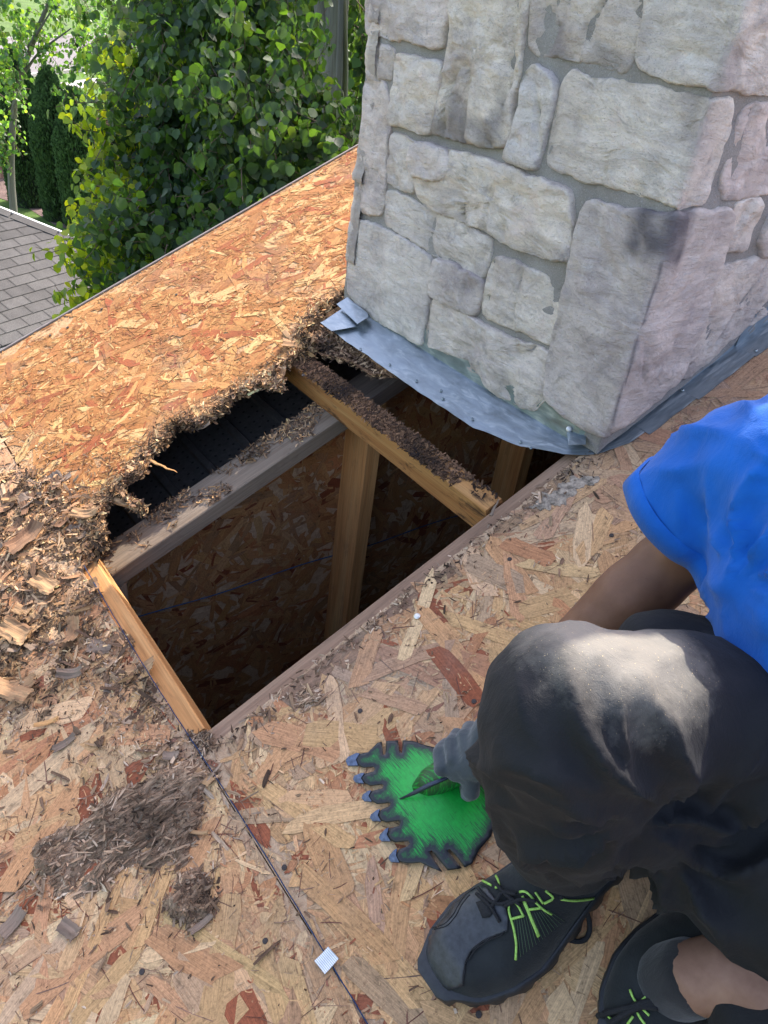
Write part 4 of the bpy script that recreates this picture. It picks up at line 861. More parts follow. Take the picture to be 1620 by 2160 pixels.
for r_ in range(int(topv/ex)):
    v = r_*ex; umax = (e0+ed*((v+ex*0.5-e0[1])/ed[1]))[0]-0.10
    for c_ in range(40):
        u = -4.3+c_*tw+(r_ % 2)*tw*0.5+(r_ % 3)*0.02
        if u > umax: continue
        u1 = min(u+tw-0.010, umax); full = u1 > u+tw-0.01
        ctr = nw(u, v, 0.0)
        if not full and u1-u < 0.03: continue
        near = npl(0, 600)[0]-0.5 < u
        if not near and u < -1.6 and False: continue
        if full and sh_me is not None: o = bpy.data.objects.new('shingle', sh_me); o.location = ctr+nn_*random.uniform(0, 0.002)-origin(nh); link(o, nh)
        else:
            k = (u1-u)/(tw-0.010); W = [ctr+ne*a*(k)+ns_*b+nn_*h for a, b, h in Vb]
            o = mk('shingle', W, [(0, 1, 2, 3), (4, 5, 1, 0)], M['shingle'], nh, loc=ctr)
            if full: sh_me = o.data
        cnt += 1
def nbox(name, c0, c1, mat):
    V = [nw(*p) for p in box_vf(c0, c1)[0]]; return mk(name, V, box_vf(c0, c1)[1], mat, nh, tc=V)
en = np.array([ed[1], -ed[0]]); en = en if en[0] > 0 else -en
def edgebox(name, w0, w1, h0, h1, mat, n=1):
    for i in range(n):
        a = cor+(apex-cor)*(i/n); b = cor+(apex-cor)*((i+1)/n-0.004)
        P = [a+en*w0, b+en*w0, b+en*w1, a+en*w1]
        V = [nw(p[0], p[1], h) for h in (h0, h1) for p in P]; mk(name, V, box_vf((0, 0, 0), (1, 1, 1))[1], mat, nh)
edgebox('ridge_cap', -0.13, 0.005, -0.004, 0.016, M['shingle'], 9)
M['wtrim'] = m_plain('white_trim', (0.72, 0.72, 0.72), 0.5)
edgebox('edge_flashing', 0.0, 0.028, -0.12, 0.018, M['wtrim'])
nbox('gutter', (-7, -0.02, -0.13), (cor[0], -0.012, -0.01), m_plain('dark_gutter', (0.10, 0.11, 0.12), 0.5)); nbox('gutter', (-7, -0.13, -0.13), (cor[0], -0.02, -0.12), M['drip'])
nbox('gutter_lip', (-7, -0.142, -0.13), (cor[0], -0.125, -0.015), M['wtrim']); nbox('fascia', (-7, -0.012, -0.25), (cor[0], 0.01, -0.02), M['white'])
for k in range(5): nbox('gutter_hanger', (-2.5+k*0.8, -0.13, -0.035), (-2.47+k*0.8, -0.02, -0.03), M['wtrim'])
P = [nw(-7, 0.4), nw(cor[0]-0.7, 0.4), nw((e0+ed*((3.6-e0[1])/ed[1]))[0]-0.5, 3.6), nw(-7, 3.6)]
V = [(p[0], p[1], GZ) for p in P]+[(p[0], p[1], p[2]-0.03) for p in P]; mk('wall', V, box_vf((0, 0, 0), (1, 1, 1))[1], M['white'], nh)
# dark leaf shadow-coloured wet patch is left to the light

# ------------------------------------------------------------------ trees
LM = {'aspen': m_leaf('aspen_leaf', None, None, 0.42, 0.6), 'far': m_leaf('far_leaf', None, None, 0.5, 0.35), 'arb': m_plain('arborvitae_spray', (0.045, 0.095, 0.025), 0.8, 0, 30, 0.5, 0)}
M['bark'] = m_wood('pale_bark', (0.075, 0.075, 0.065), (0.11, 0.11, 0.095), (0.15, 0.15, 0.13), gs=0.4, damt=0.4); M['twig'] = m_plain('twig_bark', (0.10, 0.07, 0.05), 0.9)
LSHAPE = np.array([(0, 0), (0.18, 0.40), (0.55, 0.52), (0.88, 0.28), (1.08, 0), (0.18, -0.40), (0.55, -0.52), (0.88, -0.28)])
LF = np.array([(0, 4, 3, 2, 1), (0, 5, 6, 7, 4)])
def leaf_batch(P, D, Nn, size, fold=0.18):
    """P base points, D midrib directions, Nn leaf normals"""
    n = len(P); Q = np.cross(Nn, D); Q /= np.maximum(np.linalg.norm(Q, axis=1), 1e-6)[:, None]; Nn = np.cross(D, Q)
    V = np.zeros((n, 8, 3))
    for i, (a, b) in enumerate(LSHAPE):
        V[:, i] = P+D*(a*size)[:, None]+Q*(b*size)[:, None]+Nn*((abs(b)*fold-0.22*a*a)*size)[:, None]
    return V
def unit(v): return v/np.maximum(np.linalg.norm(v, axis=-1), 1e-9)[..., None]
def crown(blobs, lsize, pal, perm, twiglen=0.28, nl=12, seed=0, up=0.0, twigs=True, fac=1.0):
    """twigs scattered through each ellipsoid, each carrying a spray of leaves"""
    LV, LC, TP, LL = [], [], [], []
    for (c, r, ntw) in blobs:
        r = np.array(r if hasattr(r, '__len__') else (r, r, r*1.15)); g = unit(rng.normal(0, 1, (ntw, 3))); rad = rng.uniform(0.35, 1.0, ntw)**0.6
        S = np.array(c)+g*r*rad[:, None]
        lump = nz(S, 2.2, seed, 2); S = S[lump > -0.22]; g = g[lump > -0.22]
        if len(S) == 0: continue
        d = unit(g*0.8+rng.normal(0, 0.45, g.shape)+np.array([0, 0, -0.35+up]))
        for k in range(nl):
            t = (k+0.5)/nl*twiglen*rng.uniform(0.8, 1.2, len(S))
            p = S+d*t[:, None]+np.array([0, 0, -0.5])*(t**2)[:, None]; off = unit(rng.normal(0, 1, p.shape)+np.array([0, 0, -0.2])); p2 = p+off*lsize*0.6
            D = unit(off*0.7+np.array([0, 0, -0.75])+rng.normal(0, 0.25, p.shape)); nm = unit(g*0.9+rng.normal(0, 0.55, p.shape)+np.array([0, 0, 0.35]))
            sz = lsize*rng.uniform(0.65, 1.15, len(p)); LV.append(leaf_batch(p2, D, nm, sz)); ci = rng.choice(len(pal), len(p), p=np.array(perm)/sum(perm))
            LC.append(pal[ci]*rng.uniform(0.75, 1.25, (len(p), 1)))
        if twigs:
            for s, dd in zip(S, d): TP.append((s, s+dd*twiglen*0.5+np.array([0, 0, -0.03]), s+dd*twiglen+np.array([0, 0, -0.5*twiglen**2])))
    return np.concatenate(LV), np.concatenate(LC), TP
def leafobj(name, V, Cc, mat, parent, kind=None, loc=None):
    n = len(V); F = (LF[None]+(np.arange(n)*8)[:, None, None]).reshape(-1, 5); o = mk(name, V.reshape(-1, 3), F, mat, parent, col=np.repeat(Cc[:, None], 8, 1).reshape(-1, 3), loc=loc)
    if kind: o['kind'] = kind
    return o
def twigobj(TP, r, parent, name='twigs'):
    V, F = [], []
    for path in TP:
        b = len(V); pa = np.array(path); d = unit(pa[-1]-pa[0]); a = unit(np.cross(d, (0.2, 0.4, 1.0))); bb = np.cross(d, a)
        for i, p in enumerate(pa):
            rr = r*(1-0.3*i)
            for k in range(3): V.append(p+rr*(math.cos(k*2.09)*a+math.sin(k*2.09)*bb))
        for i in range(len(pa)-1):
            for k in range(3): F.append((b+i*3+k, b+i*3+(k+1) % 3, b+i*3+3+(k+1) % 3, b+i*3+3+k))
    o = mk(name, V, F, M['twig'], parent); o['kind'] = 'stuff'; return o
def limb(name, pts, r0, r1, mat, parent, k=10):
    pts = np.array(pts, float); n = len(pts)*5; t = np.linspace(0, len(pts)-1, n); P = np.column_stack([np.interp(t, range(len(pts)), pts[:, i]) for i in range(3)])
    for _ in range(4): P[1:-1] = 0.5*P[1:-1]+0.25*(P[:-2]+P[2:])
    V, F = tube(P, np.linspace(r0, r1, n), k); cs = np.concatenate([[0], np.cumsum(np.linalg.norm(np.diff(P, axis=0), axis=1))])
    T = [(cs[i//k], 0.3*math.cos(i % k*6.28/k)*r0*3, 0.3*math.sin(i % k*6.28/k)*r0*3) for i in range(len(V))]
    return mk(name, V, F, mat, parent, tc=T, smooth=True)
GRN = 0.86*np.array([(0.050, 0.115, 0.028), (0.070, 0.150, 0.035), (0.036, 0.090, 0.030), (0.10, 0.17, 0.035), (0.050, 0.10, 0.05)])
def tree(label, cat, base, limbs, blobs, lsize, pal, perm, nparts=0, **kw):
    t = thing(kw.pop('name', 'aspen_tree'), base, label, cat); b = np.array(base)
    limb('trunk', [b]+[np.array(p) for p in limbs[0]], kw.get('tr', 0.07), 0.02, M['bark'], t)
    for l in limbs[1:]: limb('branch', l, 0.025, 0.008, M['bark'], t)
    V, Cc, TP = crown(blobs, lsize, pal, perm, kw.get('twiglen', 0.28), kw.get('nl', 12), kw.get('seed', 1))
    keep = (V.mean(1)[:, 0] < -1.45) | (V.mean(1)[:, 2] < V.mean(1)[:, 1]*math.tan(AL)-0.5); V, Cc = V[keep], Cc[keep]
    if nparts:
        m = V.mean(1)-CAM; z = m@_f; x = FPX*(m@_r)/z; y = FPX*(m@_u)/z; vis = (abs(x) < 800) & (abs(y) < 1070) & (z > 0); idx = np.argsort(np.where(vis, z, 1e9))[:nparts]; kp = np.ones(len(V), bool); kp[idx] = False
        for i in idx: leafobj('leaf', V[i:i+1], Cc[i:i+1], LM['aspen'], t, loc=V[i].mean(0))
        V, Cc = V[kp], Cc[kp]
    leafobj('crown', V, Cc, LM[kw.get('mat', 'aspen')], t, 'stuff'); twigobj(TP, kw.get('tw', 0.003), t)
    return t
def B(px, py, t, r, n): return (att(px, py, t), r, n)
tree('tall green aspen with round leaves crowding the rake edge beside the chimney', 'tree', (-3.9, 2.9, GZ), [[(-3.9, 2.9, -2.5), (-3.7, 2.7, 0), (-3.6, 2.5, 1.8)], [(-3.8, 2.8, -1.5), (-3.2, 2.2, -0.6), (-2.7, 1.7, -0.2)], [(-3.8, 2.7, -0.5), (-3.1, 2.3, 0.4), (-2.6, 1.9, 0.9)]],
     [((-3.5, 3.7, 1.9), 0.7, 300), ((-3.3, 3.2, 1.5), 0.5, 200), ((-3.5, 4.4, 2.6), 0.7, 250), B(500, 190, 4.1, 0.36, 150), B(610, 370, 3.7, 0.34, 130), B(500, 370, 3.8, 0.5, 200), B(450, 180, 4.3, 0.42, 170), B(430, 500, 3.8, 0.42, 150), B(580, 500, 3.6, 0.35, 110), B(430, 570, 3.9, 0.26, 130), B(560, 10, 4.5, 0.22, 50), B(450, 20, 4.6, 0.38, 130), B(700, 400, 4.0, 0.28, 70), B(480, 620, 3.7, 0.35, 90), B(430, 350, 4.3, 0.32, 140)],  # first three clumps, above the view, added sunward to shade the crown
     0.042, GRN*0.70, [3, 3, 3, 0.6, 3], nparts=220, seed=3, nl=19, twiglen=0.20)
tree('yellow-green backlit young aspen standing left of the tall green aspen', 'tree', (-4.3, 1.6, GZ), [[(-4.2, 1.7, -2.5), (-4.0, 1.6, -0.8), (-3.9, 1.55, -0.1)], [(-4.2, 1.5, -1.2), (-3.8, 1.1, -0.4)]],
     [B(235, 170, 5.0, (0.08, 0.08, 0.16), 18), B(235, 240, 4.9, (0.12, 0.12, 0.22), 36), B(290, 320, 4.5, 0.24, 110), B(250, 420, 4.6, 0.18, 60), B(300, 500, 4.3, 0.26, 120), B(240, 560, 4.3, 0.13, 36), B(290, 620, 4.0, 0.20, 70), B(205, 600, 4.2, 0.05, 10), B(330, 240, 4.6, 0.26, 100), B(205, 480, 4.6, 0.06, 12), B(165, 640, 4.1, 0.03, 5), B(215, 340, 4.9, 0.06, 14), B(150, 530, 4.2, 0.03, 4)],
     0.042, GRN*np.array([2.7, 1.8, 0.6]), [3, 4, 1, 4, 1], nparts=60, seed=8, twiglen=0.17, nl=10)
tree('tall dark poplar with three grey trunks behind the aspens', 'tree', (-5.5, 4.6, GZ), [[(-5.5, 4.6, -2.0), (-5.45, 4.5, 0.2), (-5.35, 4.6, 3.2)]],
     [B(600, 40, 8.2, 1.0, 240), B(720, 180, 9.0, 1.1, 260), B(470, 60, 8.0, 0.9, 220), B(760, 20, 8.4, 0.9, 200), B(400, 120, 8.5, 0.6, 130), B(560, 300, 8.5, 1.1, 200), B(420, 330, 8.5, 1.0, 150), ((-4.6, 5.6, 2.6), 1.0, 160), ((-5.6, 5.0, 3.4), 0.9, 140), ((-4.4, 4.8, 3.6), 0.8, 120), B(340, 420, 8.3, 0.6, 90)],
     0.085, GRN*0.75, [2, 2, 3, 1, 4], seed=5, name='poplar_tree', twiglen=0.45, tr=0.10, tw=0.006)
pt_ = [o for o in scene.objects if o.name.startswith('poplar_tree')][0]
q0 = att(700, 215, 6.4)
for (a, b, r) in (((700, 230), (668, -60), 0.055), ((700, 225), (706, -60), 0.085), ((703, 225), (731, -60), 0.045)):
    limb('trunk', [q0+np.array([0, 0, -2.4]), att(a[0], a[1], 6.4), att((a[0]+b[0])/2, (a[1]+b[1])/2, 6.35), att(b[0], b[1], 6.3), att(b[0], b[1]-300, 6.3), att(b[0]+25, b[1]-700, 6.4)], r*1.1, r*0.6, M['bark'], pt_)
tree('airy sunlit tree hanging over the street at the top left corner', 'tree', tuple(att(20, 420, 15)*np.array([1, 1, 0])+np.array([0, 0, GZ])), [[att(20, 380, 15), att(30, 200, 14.5), att(80, 60, 14), att(130, -60, 13.5)], [att(35, 180, 14.5), att(80, 110, 14), att(150, 60, 13.5)], [att(60, 100, 14), att(110, 20, 13.5)]],
     [B(0, 40, 14, (0.6, 0.6, 0.9), 170), B(30, 10, 14, 0.4, 50), B(-10, 200, 14.5, (0.35, 0.35, 0.8), 110), B(140, -10, 14, 0.35, 40), B(200, 50, 13.5, (0.35, 0.35, 0.5), 80), B(180, 115, 13.5, 0.22, 30), B(300, 90, 13, 0.45, 120), B(270, 170, 13, 0.3, 50), B(95, 100, 14, 0.10, 7), B(150, 180, 13, 0.15, 12), B(-10, 320, 14.5, 0.2, 30)],
     0.062, GRN*np.array([1.2, 1.2, 1.5]), [3, 3, 2, 2, 2], seed=12, mat='far', name='street_tree', tw=0.006, nl=9, twiglen=0.22)
# arborvitae
def arbor(pxb, pyb, top, w, label, seed):
    b = atz(pxb, pyb, GZ); t = thing('arborvitae', b, label, 'evergreen shrub', 'arborvitae in the mulch bed'); n = 15000; z = rng.uniform(0, 1, n); rr = w*0.5*np.clip(np.minimum(1.0, (1.02-z)*2.6), 0.05, 1)**0.7*(0.85+0.15*np.sin(z*2.2))
    a = rng.uniform(0, 2*np.pi, n); lob = 1+0.10*np.array([noise.noise((math.cos(x)*1.5+seed, math.sin(x)*1.5, y*9)) for x, y in zip(a, z)])
    P = b+np.column_stack([np.cos(a)*rr*lob, np.sin(a)*rr*lob, z*top]); r0 = np.column_stack([np.cos(a), np.sin(a), np.zeros(n)])
    D = unit(r0*0.35+np.array([0, 0, 1.0])+rng.normal(0, 0.22, P.shape)); L = rng.uniform(0.05, 0.12, n); W = L*0.28; nm = unit(np.cross(D, r0)+rng.normal(0, 0.5, P.shape)); Q = unit(np.cross(D, nm))
    V = np.zeros((n, 4, 3)); V[:, 0] = P-Q*W[:, None]*0.6; V[:, 1] = P+Q*W[:, None]*0.6; V[:, 2] = P+D*L[:, None]+Q*W[:, None]; V[:, 3] = P+D*L[:, None]-Q*W[:, None]*0.5
    o = mk('foliage', V.reshape(-1, 3), np.arange(n*4).reshape(-1, 4), LM['arb'], t); o['kind'] = 'stuff'
    V, F = [], []
    for i in range(12):
        zz = i/11; r = w*0.5*min(1, (1.02-zz)*2.6)**0.7*0.9
        for k in range(14): V.append(b+np.array([math.cos(k*.4488)*r, math.sin(k*.4488)*r, zz*top*0.98]))
    for i in range(11):
        for k in range(14): F.append((i*14+k, i*14+(k+1) % 14, i*14+14+(k+1) % 14, i*14+14+k))
    mk('inner_branches', V, F, m_plain('arborvitae_core', (0.008, 0.016, 0.006), 0.9, bmp=0), t)
    limb('trunk', [b, b+np.array([0, 0, 0.4])], 0.06, 0.05, M['bark'], t)
arbor(66, 430, 3.5, 1.10, 'tallest arborvitae, a dark green column at the left behind the shingle roof', 1)
arbor(132, 462, 3.3, 0.95, 'second dark arborvitae, between the tall column and the yellow-green aspen', 5)
arbor(178, 478, 3.0, 0.95, 'third arborvitae, mostly hidden behind the yellow-green aspen', 9)
# sunlit garden shrubs across and beside the street
def shrub(px, py, r, h, label, n=260, sz=0.09, pal=None):
    b = atz(px, py, GZ); t = thing('shrub', b, label, 'shrub', 'garden shrubs'); V, Cc, TP = crown([(b+np.array([0, 0, h*0.5]), (r, r, h*0.55), n)], sz, GRN*1.2 if pal is None else pal, [3, 3, 2, 2, 1], 0.3, 8, px, 0.5)
    V = V[V.mean(1)[:, 2] > GZ]; Cc = Cc[:len(V)]; leafobj('foliage', V, Cc, LM['far'], t, 'stuff')
    limb('stem', [b, b+np.array([0, 0, h*0.6])], 0.05, 0.02, M['twig'], t)
shrub(270, 150, 1.7, 2.6, 'bright leafy shrub by the kerb behind the aspens', 330)
shrub(330, 110, 2.2, 3.4, 'large sunlit bush beyond the street, right of the open lawn', 380)
shrub(-20, 300, 1.2, 2.4, 'leafy shrub at the left edge behind the fence', 200)
shrub(400, 200, 2.6, 3.6, 'shadowy bush low behind the tall aspen', 380)
shrub(520, 330, 1.8, 2.8, 'dark low bush hidden behind the green aspen', 300)
shrub(620, 430, 1.8, 2.8, 'dark low bush below the three grey trunks', 300)

# ------------------------------------------------------------------ loose rotten wood on the old sheets
CL = lambda L: [(x/2.25, 1200+y/2.25) for x, y in L]
cl = thing('rotten_wood_slab', RW(0.10, -0.16, 0), 'largest fibrous grey-brown slab of rotten wood lying left of the chalk string', 'rotten wood')
ro, pcl, plc = sheet_rot('crust', CL([(100, 1420), (150, 1330), (230, 1270), (400, 1180), (530, 1080), (700, 980), (850, 915), (940, 930), (990, 990), (975, 1130), (945, 1250), (930, 1330), (900, 1400), (860, 1430), (730, 1470), (640, 1430), (560, 1430), (480, 1540), (370, 1575), (250, 1560), (195, 1480)]), 0.013, 0.011, M['rotgrey'], cl, 0.0035, 0.018, 31, np.array([46.0, 11.0]))
shards(1100, lambda n: pcl(n, 0.0), (0.008, 0.030), (0.0008, 0.0045), GR, 'fibres', cl, aim=math.pi/2-0.10, spread=0.45, tilt=0.06, curl=0.04, pw=[3, 4, 2, 1.5, 0.3])
shards(1200, lambda n: pcl(n, 0.0008, 0.012), (0.005, 0.02), (0.001, 0.004), GR+DK[1:3], 'fibres', cl, tilt=0.5)
cl2 = thing('rotten_wood_chunk', RW(*roofc(400, 1900), 0), 'dark crumbly chunk of rotten wood at the lower end of the grey slab', 'rotten wood')
_, pc2, _ = sheet_rot('crust', CL([(850, 1440), (930, 1395), (1010, 1410), (1015, 1490), (1060, 1590), (1005, 1680), (905, 1745), (840, 1700), (745, 1640), (755, 1560), (830, 1530)]), 0.012, 0.011, M['rotgrey'], cl2, 0.0035, 0.016, 41, np.array([40.0, 18.0]))
shards(700, lambda n: pc2(n, 0.0004, 0.004), (0.005, 0.022), (0.001, 0.0055), GR[:3]+DK[1:4], 'fibres', cl2, tilt=0.12, curl=0.08)
cl3 = thing('rotten_wood_chunk', RW(*roofc(655, 1480), 0), 'small grey rotten chunk by the lower right edge of the hole', 'rotten wood')
_, pc3, _ = sheet_rot('crust', [(622, 1488), (635, 1465), (662, 1458), (684, 1462), (688, 1482), (665, 1490), (640, 1497)], 0.006, 0.008, M['rotgrey'], cl3, 0.003, 0.010, 44, 40)
shards(500, lambda n: pc3(n, 0.002, 0.003), (0.006, 0.025), (0.0008, 0.003), GR, 'fibres', cl3, aim=1.3, spread=0.4, tilt=0.2)
cl4 = thing('rotten_wood_chunk', RW(*roofc(415, 1565), 0), 'brown rotten crumb wedged at the lower corner of the hole', 'rotten wood')
_, pc4, _ = sheet_rot('crust', [(398, 1552), (415, 1545), (440, 1552), (444, 1572), (425, 1585), (405, 1575)], 0.006, 0.008, M['rotgrey'], cl4, 0.003, 0.010, 46, 40)
shards(500, lambda n: pc4(n, 0.002, 0.004), (0.005, 0.02), (0.0008, 0.003), GR+DK, 'fibres', cl4, tilt=0.3)
# loose crumbs spread over the old sheets, thick near the rotten patch, thin elsewhere
def scatter(n):
    P = np.column_stack([rng.uniform(-0.55, 0.75, n), rng.uniform(-0.55, 0.75, n)]); d1 = distline(P, polyr); d2 = distline(P, plc); d3 = np.abs(P[:, 0]-0.035)+np.where(P[:, 1] > 0, 0, 1)
    dens = 0.95*np.exp(-d1/0.045)+0.35*np.exp(-d1/0.13)+0.45*np.exp(-d2/0.035)+0.16*np.exp(-d3/0.02)+0.030; dens *= np.clip(0.7+1.6*nz(P, 16, 3.0), 0.05, 2)
    ok = (inpoly(P, polyA) | inpoly(P, polyC) | inpoly(P, polyD)) & (rng.uniform(0, 1, n) < dens); P = P[ok]; return np.column_stack([P, 0.003+rng.uniform(0, 0.003, len(P))])
o = shards(42000, scatter, (0.003, 0.016), (0.0008, 0.0036), GR+DK[1:], 'wood_crumbs', None, tilt=0.3, label='loose grey-brown wood crumbs strewn over the sheathing round the hole', cat='wood crumbs')
o = shards(2600, scatter, (0.014, 0.040), (0.003, 0.009), GR+DK[2:], 'wood_chips', None, tilt=0.2, curl=0.1, label='small torn grey wood chips strewn beside the rotten patch', cat='wood chips')
def chip(px, sz, a, mt, label, h=0.008, curl=0.004):
    x, y = roofc(*px); o = flap(px, sz, a, 'wood_chip', M[mt], None, h, curl=curl, loc=RW(x, y, h)); tag(o, label, 'wood chip', 'loose wood chips'); return o
chip((98, 1523), (0.036, 0.007), 1.15, 'pine', 'slim yellow chip lying on crumbs at the left edge')
chip((135, 1566), (0.034, 0.013), 1.5, 'flap_grey', 'broad pale grey chip below the slim yellow chip')
chip((418, 1755), (0.030, 0.005), 0.75, 'flap_tan', 'narrow pale sliver on the right side of the large grey slab')
chip((360, 1592), (0.022, 0.012), 0.9, 'flap_grey', 'pale square chip above the large grey slab')
chip((430, 1640), (0.030, 0.014), 0.3, 'flap_tan', 'pale curled flake touching the chalk string below the hole corner')
chip((145, 1960), (0.030, 0.018), 0.4, 'flap_grey', 'grey curled chip near the lower left')
chip((25, 1945), (0.035, 0.020), 1.9, 'flap_grey', 'frayed grey chip at the left edge below the slab')
chip((425, 1948), (0.030, 0.008), 1.6, 'flap_grey', 'grey chip beside the dark chunk')
spike((1035, 1088), (1052, 1052), 0.006, M['flap_grey'], 'splinter', None, 0.004, 0.012, RW(*roofc(1035, 1088), 0.004)); tag([o for o in scene.objects if o.name.startswith('splinter')][-1], 'grey splinter', 'splinter') if False else None
for o in scene.objects:
    if o.name.startswith('splinter') and o.parent is None: tag(o, 'short grey splinter standing at the end of the dark lookout', 'splinter')
# white paper tag on the string
a, b_, c_, d_ = [np.array(roofc(*p)) for p in ((666, 2029), (697, 2001), (719, 2026), (688, 2057))]
V, F, T = [], [], []
for i in range(9):
    for j in range(7): t, s = i/8, j/6; p = a*(1-t)*(1-s)+b_*t*(1-s)+c_*t*s+d_*(1-t)*s; V.append(RW(p[0], p[1], 0.006+0.004*t*t+0.0006*math.sin(s*7))); T.append((t, s, 0))
F = [(i*7+j, i*7+j+1, i*7+8+j, i*7+7+j) for i in range(8) for j in range(6)]
m, nt, bb = newmat('white_paper'); t_ = tcn(nt); w = nt.nodes.new('ShaderNodeTexWave'); w.inputs['Scale'].default_value = 3.2; w.inputs['Distortion'].default_value = 0.4; w.bands_direction = 'X'
nt.links.new(t_, w.inputs[0]); setc(nt, bb, ramp(nt, w.outputs['Fac'], [(0.35, (0.42, 0.45, 0.50)), (0.5, (0.74, 0.75, 0.77))])); 
o = mk('paper_tag', V, F, m, None, tc=T, loc=V[0]); md = o.modifiers.new('thickness', 'SOLIDIFY'); md.thickness = 0.0006; tag(o, 'small white paper tag lying across the chalk string near the bottom', 'paper tag')

# ------------------------------------------------------------------ tear-off shovel
tool = thing('shingle_shovel', ath(880, 1700, 0.0), 'bright green toothed tear-off shovel head with scuffed edges, gripped by a glove', 'shovel')
c6 = lambda L: [(680+x/2.613, 1480+y/2.613) for x, y in L]
BO = c6([(180, 305), (200, 285), (250, 275), (300, 225), (325, 216), (329, 250), (332, 288), (345, 290), (349, 250), (350, 214), (415, 210), (419, 245), (424, 281), (438, 282), (440, 245), (441, 210), (500, 215), (570, 240), (640, 260), (685, 256), (692, 264), (652, 284), (662, 300), (690, 308), (676, 325), (720, 345), (860, 400), (960, 520), (960, 640), (930, 740), (860, 820), (825, 890),
         (783, 912), (745, 860), (703, 815), (690, 824), (730, 870), (768, 916), (690, 928), (640, 870), (603, 822), (590, 832), (625, 885), (662, 938), (600, 915), (540, 886), (470, 890), (420, 880), (405, 850), (420, 815), (470, 800), (484, 785), (474, 772), (400, 775), (372, 765), (352, 735), (375, 700), (425, 690), (432, 672), (420, 660), (350, 665), (322, 655), (305, 625), (325, 595), (370, 580), (376, 566), (366, 558), (300, 562), (268, 545), (250, 515), (275, 490), (330, 478), (337, 463), (325, 452), (260, 460), (232, 445), (205, 420), (230, 395), (280, 382), (290, 368), (278, 355), (220, 358), (190, 345)])
TC = np.array(roofc(*c6([(640, 560)])[0]))
def bladeh(x, y):
    r = math.hypot(x-TC[0], y-TC[1]); return 0.006+0.016*math.exp(-(r/0.055)**2)+0.006*math.exp(-(r/0.03)**2)
bo = np.array([roofc(*p, 0.008) for p in BO])
from mathutils.geometry import delaunay_2d_cdt
def cdt(poly, step):
    poly = np.asarray(poly); pts = []
    for a, b in zip(poly, np.roll(poly, -1, 0)):
        n = max(1, int(np.linalg.norm(b-a)/(step*1.1)))
        for i in range(n): pts.append(a+(b-a)*i/n)
    nb2 = len(pts); x0, y0 = poly.min(0); x1, y1 = poly.max(0)
    G = np.array([(x, y) for x in np.arange(x0, x1, step) for y in np.arange(y0, y1, step)])+rng.uniform(-0.1, 0.1, (1, 2))*step
    G = G[inpoly(G, poly)]; G = G[distline(G, np.vstack([poly, poly[:1]])) > step*0.5]; allp_ = pts+[g for g in G]
    r = delaunay_2d_cdt([Vector((float(p[0]), float(p[1]))) for p in allp_], [(i, (i+1) % nb2) for i in range(nb2)], [], 1, 1e-7); return np.array([(v.x, v.y) for v in r[0]]), [tuple(f) for f in r[2]]
def m_green():
    m, nt, b = newmat('scuffed_green_paint'); t = tcn(nt); k = nt.nodes.new('ShaderNodeAttribute'); k.attribute_name = 'col'
    s1 = noi(nt, mapped(nt, t, (40, 900, 40)), 1, 3, 0.7, 0.3); s2 = noi(nt, mapped(nt, t, (700, 55, 40)), 1, 3, 0.7, 0.5); n3 = noi(nt, t, 160, 5, 0.75)
    ad = nt.nodes.new('ShaderNodeMath'); ad.operation = 'MULTIPLY_ADD'; nt.links.new(k.outputs['Fac'], ad.inputs[0]); ad.inputs[1].default_value = 0.55; nt.links.new(s1, ad.inputs[2])
    ad2 = nt.nodes.new('ShaderNodeMath'); ad2.operation = 'MULTIPLY_ADD'; nt.links.new(k.outputs['Fac'], ad2.inputs[0]); ad2.inputs[1].default_value = 0.30; nt.links.new(s2, ad2.inputs[2])
    ad3 = nt.nodes.new('ShaderNodeMath'); ad3.operation = 'MULTIPLY_ADD'; nt.links.new(k.outputs['Fac'], ad3.inputs[0]); ad3.inputs[1].default_value = 0.75; nt.links.new(n3, ad3.inputs[2])
    g = ramp(nt, n3, [(0.3, (0.004, 0.25, 0.024)), (0.7, (0.008, 0.36, 0.042))])
    c = mix(nt, ramp(nt, ad.outputs[0], [(0.63, 0), (0.72, 0.85)]), g, (0.012, 0.03, 0.016)); c = mix(nt, ramp(nt, ad2.outputs[0], [(0.70, 0), (0.77, 0.7)]), c, (0.012, 0.03, 0.016))
    c = mix(nt, ramp(nt, ad3.outputs[0], [(0.90, 0), (1.08, 1.0)]), c, (0.012, 0.013, 0.016)); setc(nt, b, c); b.inputs['Roughness'].default_value = 0.42; b.inputs['Specular IOR Level'].default_value = 0.45
    bump(nt, b, ad.outputs[0], 0.15, 0.0008); return m
M['green'] = m_green(); M['steel'] = m_plain('worn_steel', (0.10, 0.125, 0.19), 0.5, 0.6, 200, 0.4, 0.3)
P2, F2 = cdt(bo, 0.0045); ed_ = distline(P2, np.vstack([bo, bo[:1]])); V = np.array([RW(p[0], p[1], bladeh(*p)) for p in P2])
o = mk('blade', V, F2, M['green'], tool, tc=np.column_stack([P2, np.zeros(len(P2))]), col=np.repeat(np.clip(np.exp(-ed_/0.0085)+0.10, 0, 1)[:, None], 3, 1), smooth=True); md = o.modifiers.new('thickness', 'SOLIDIFY'); md.thickness = 0.0022; md.offset = -1
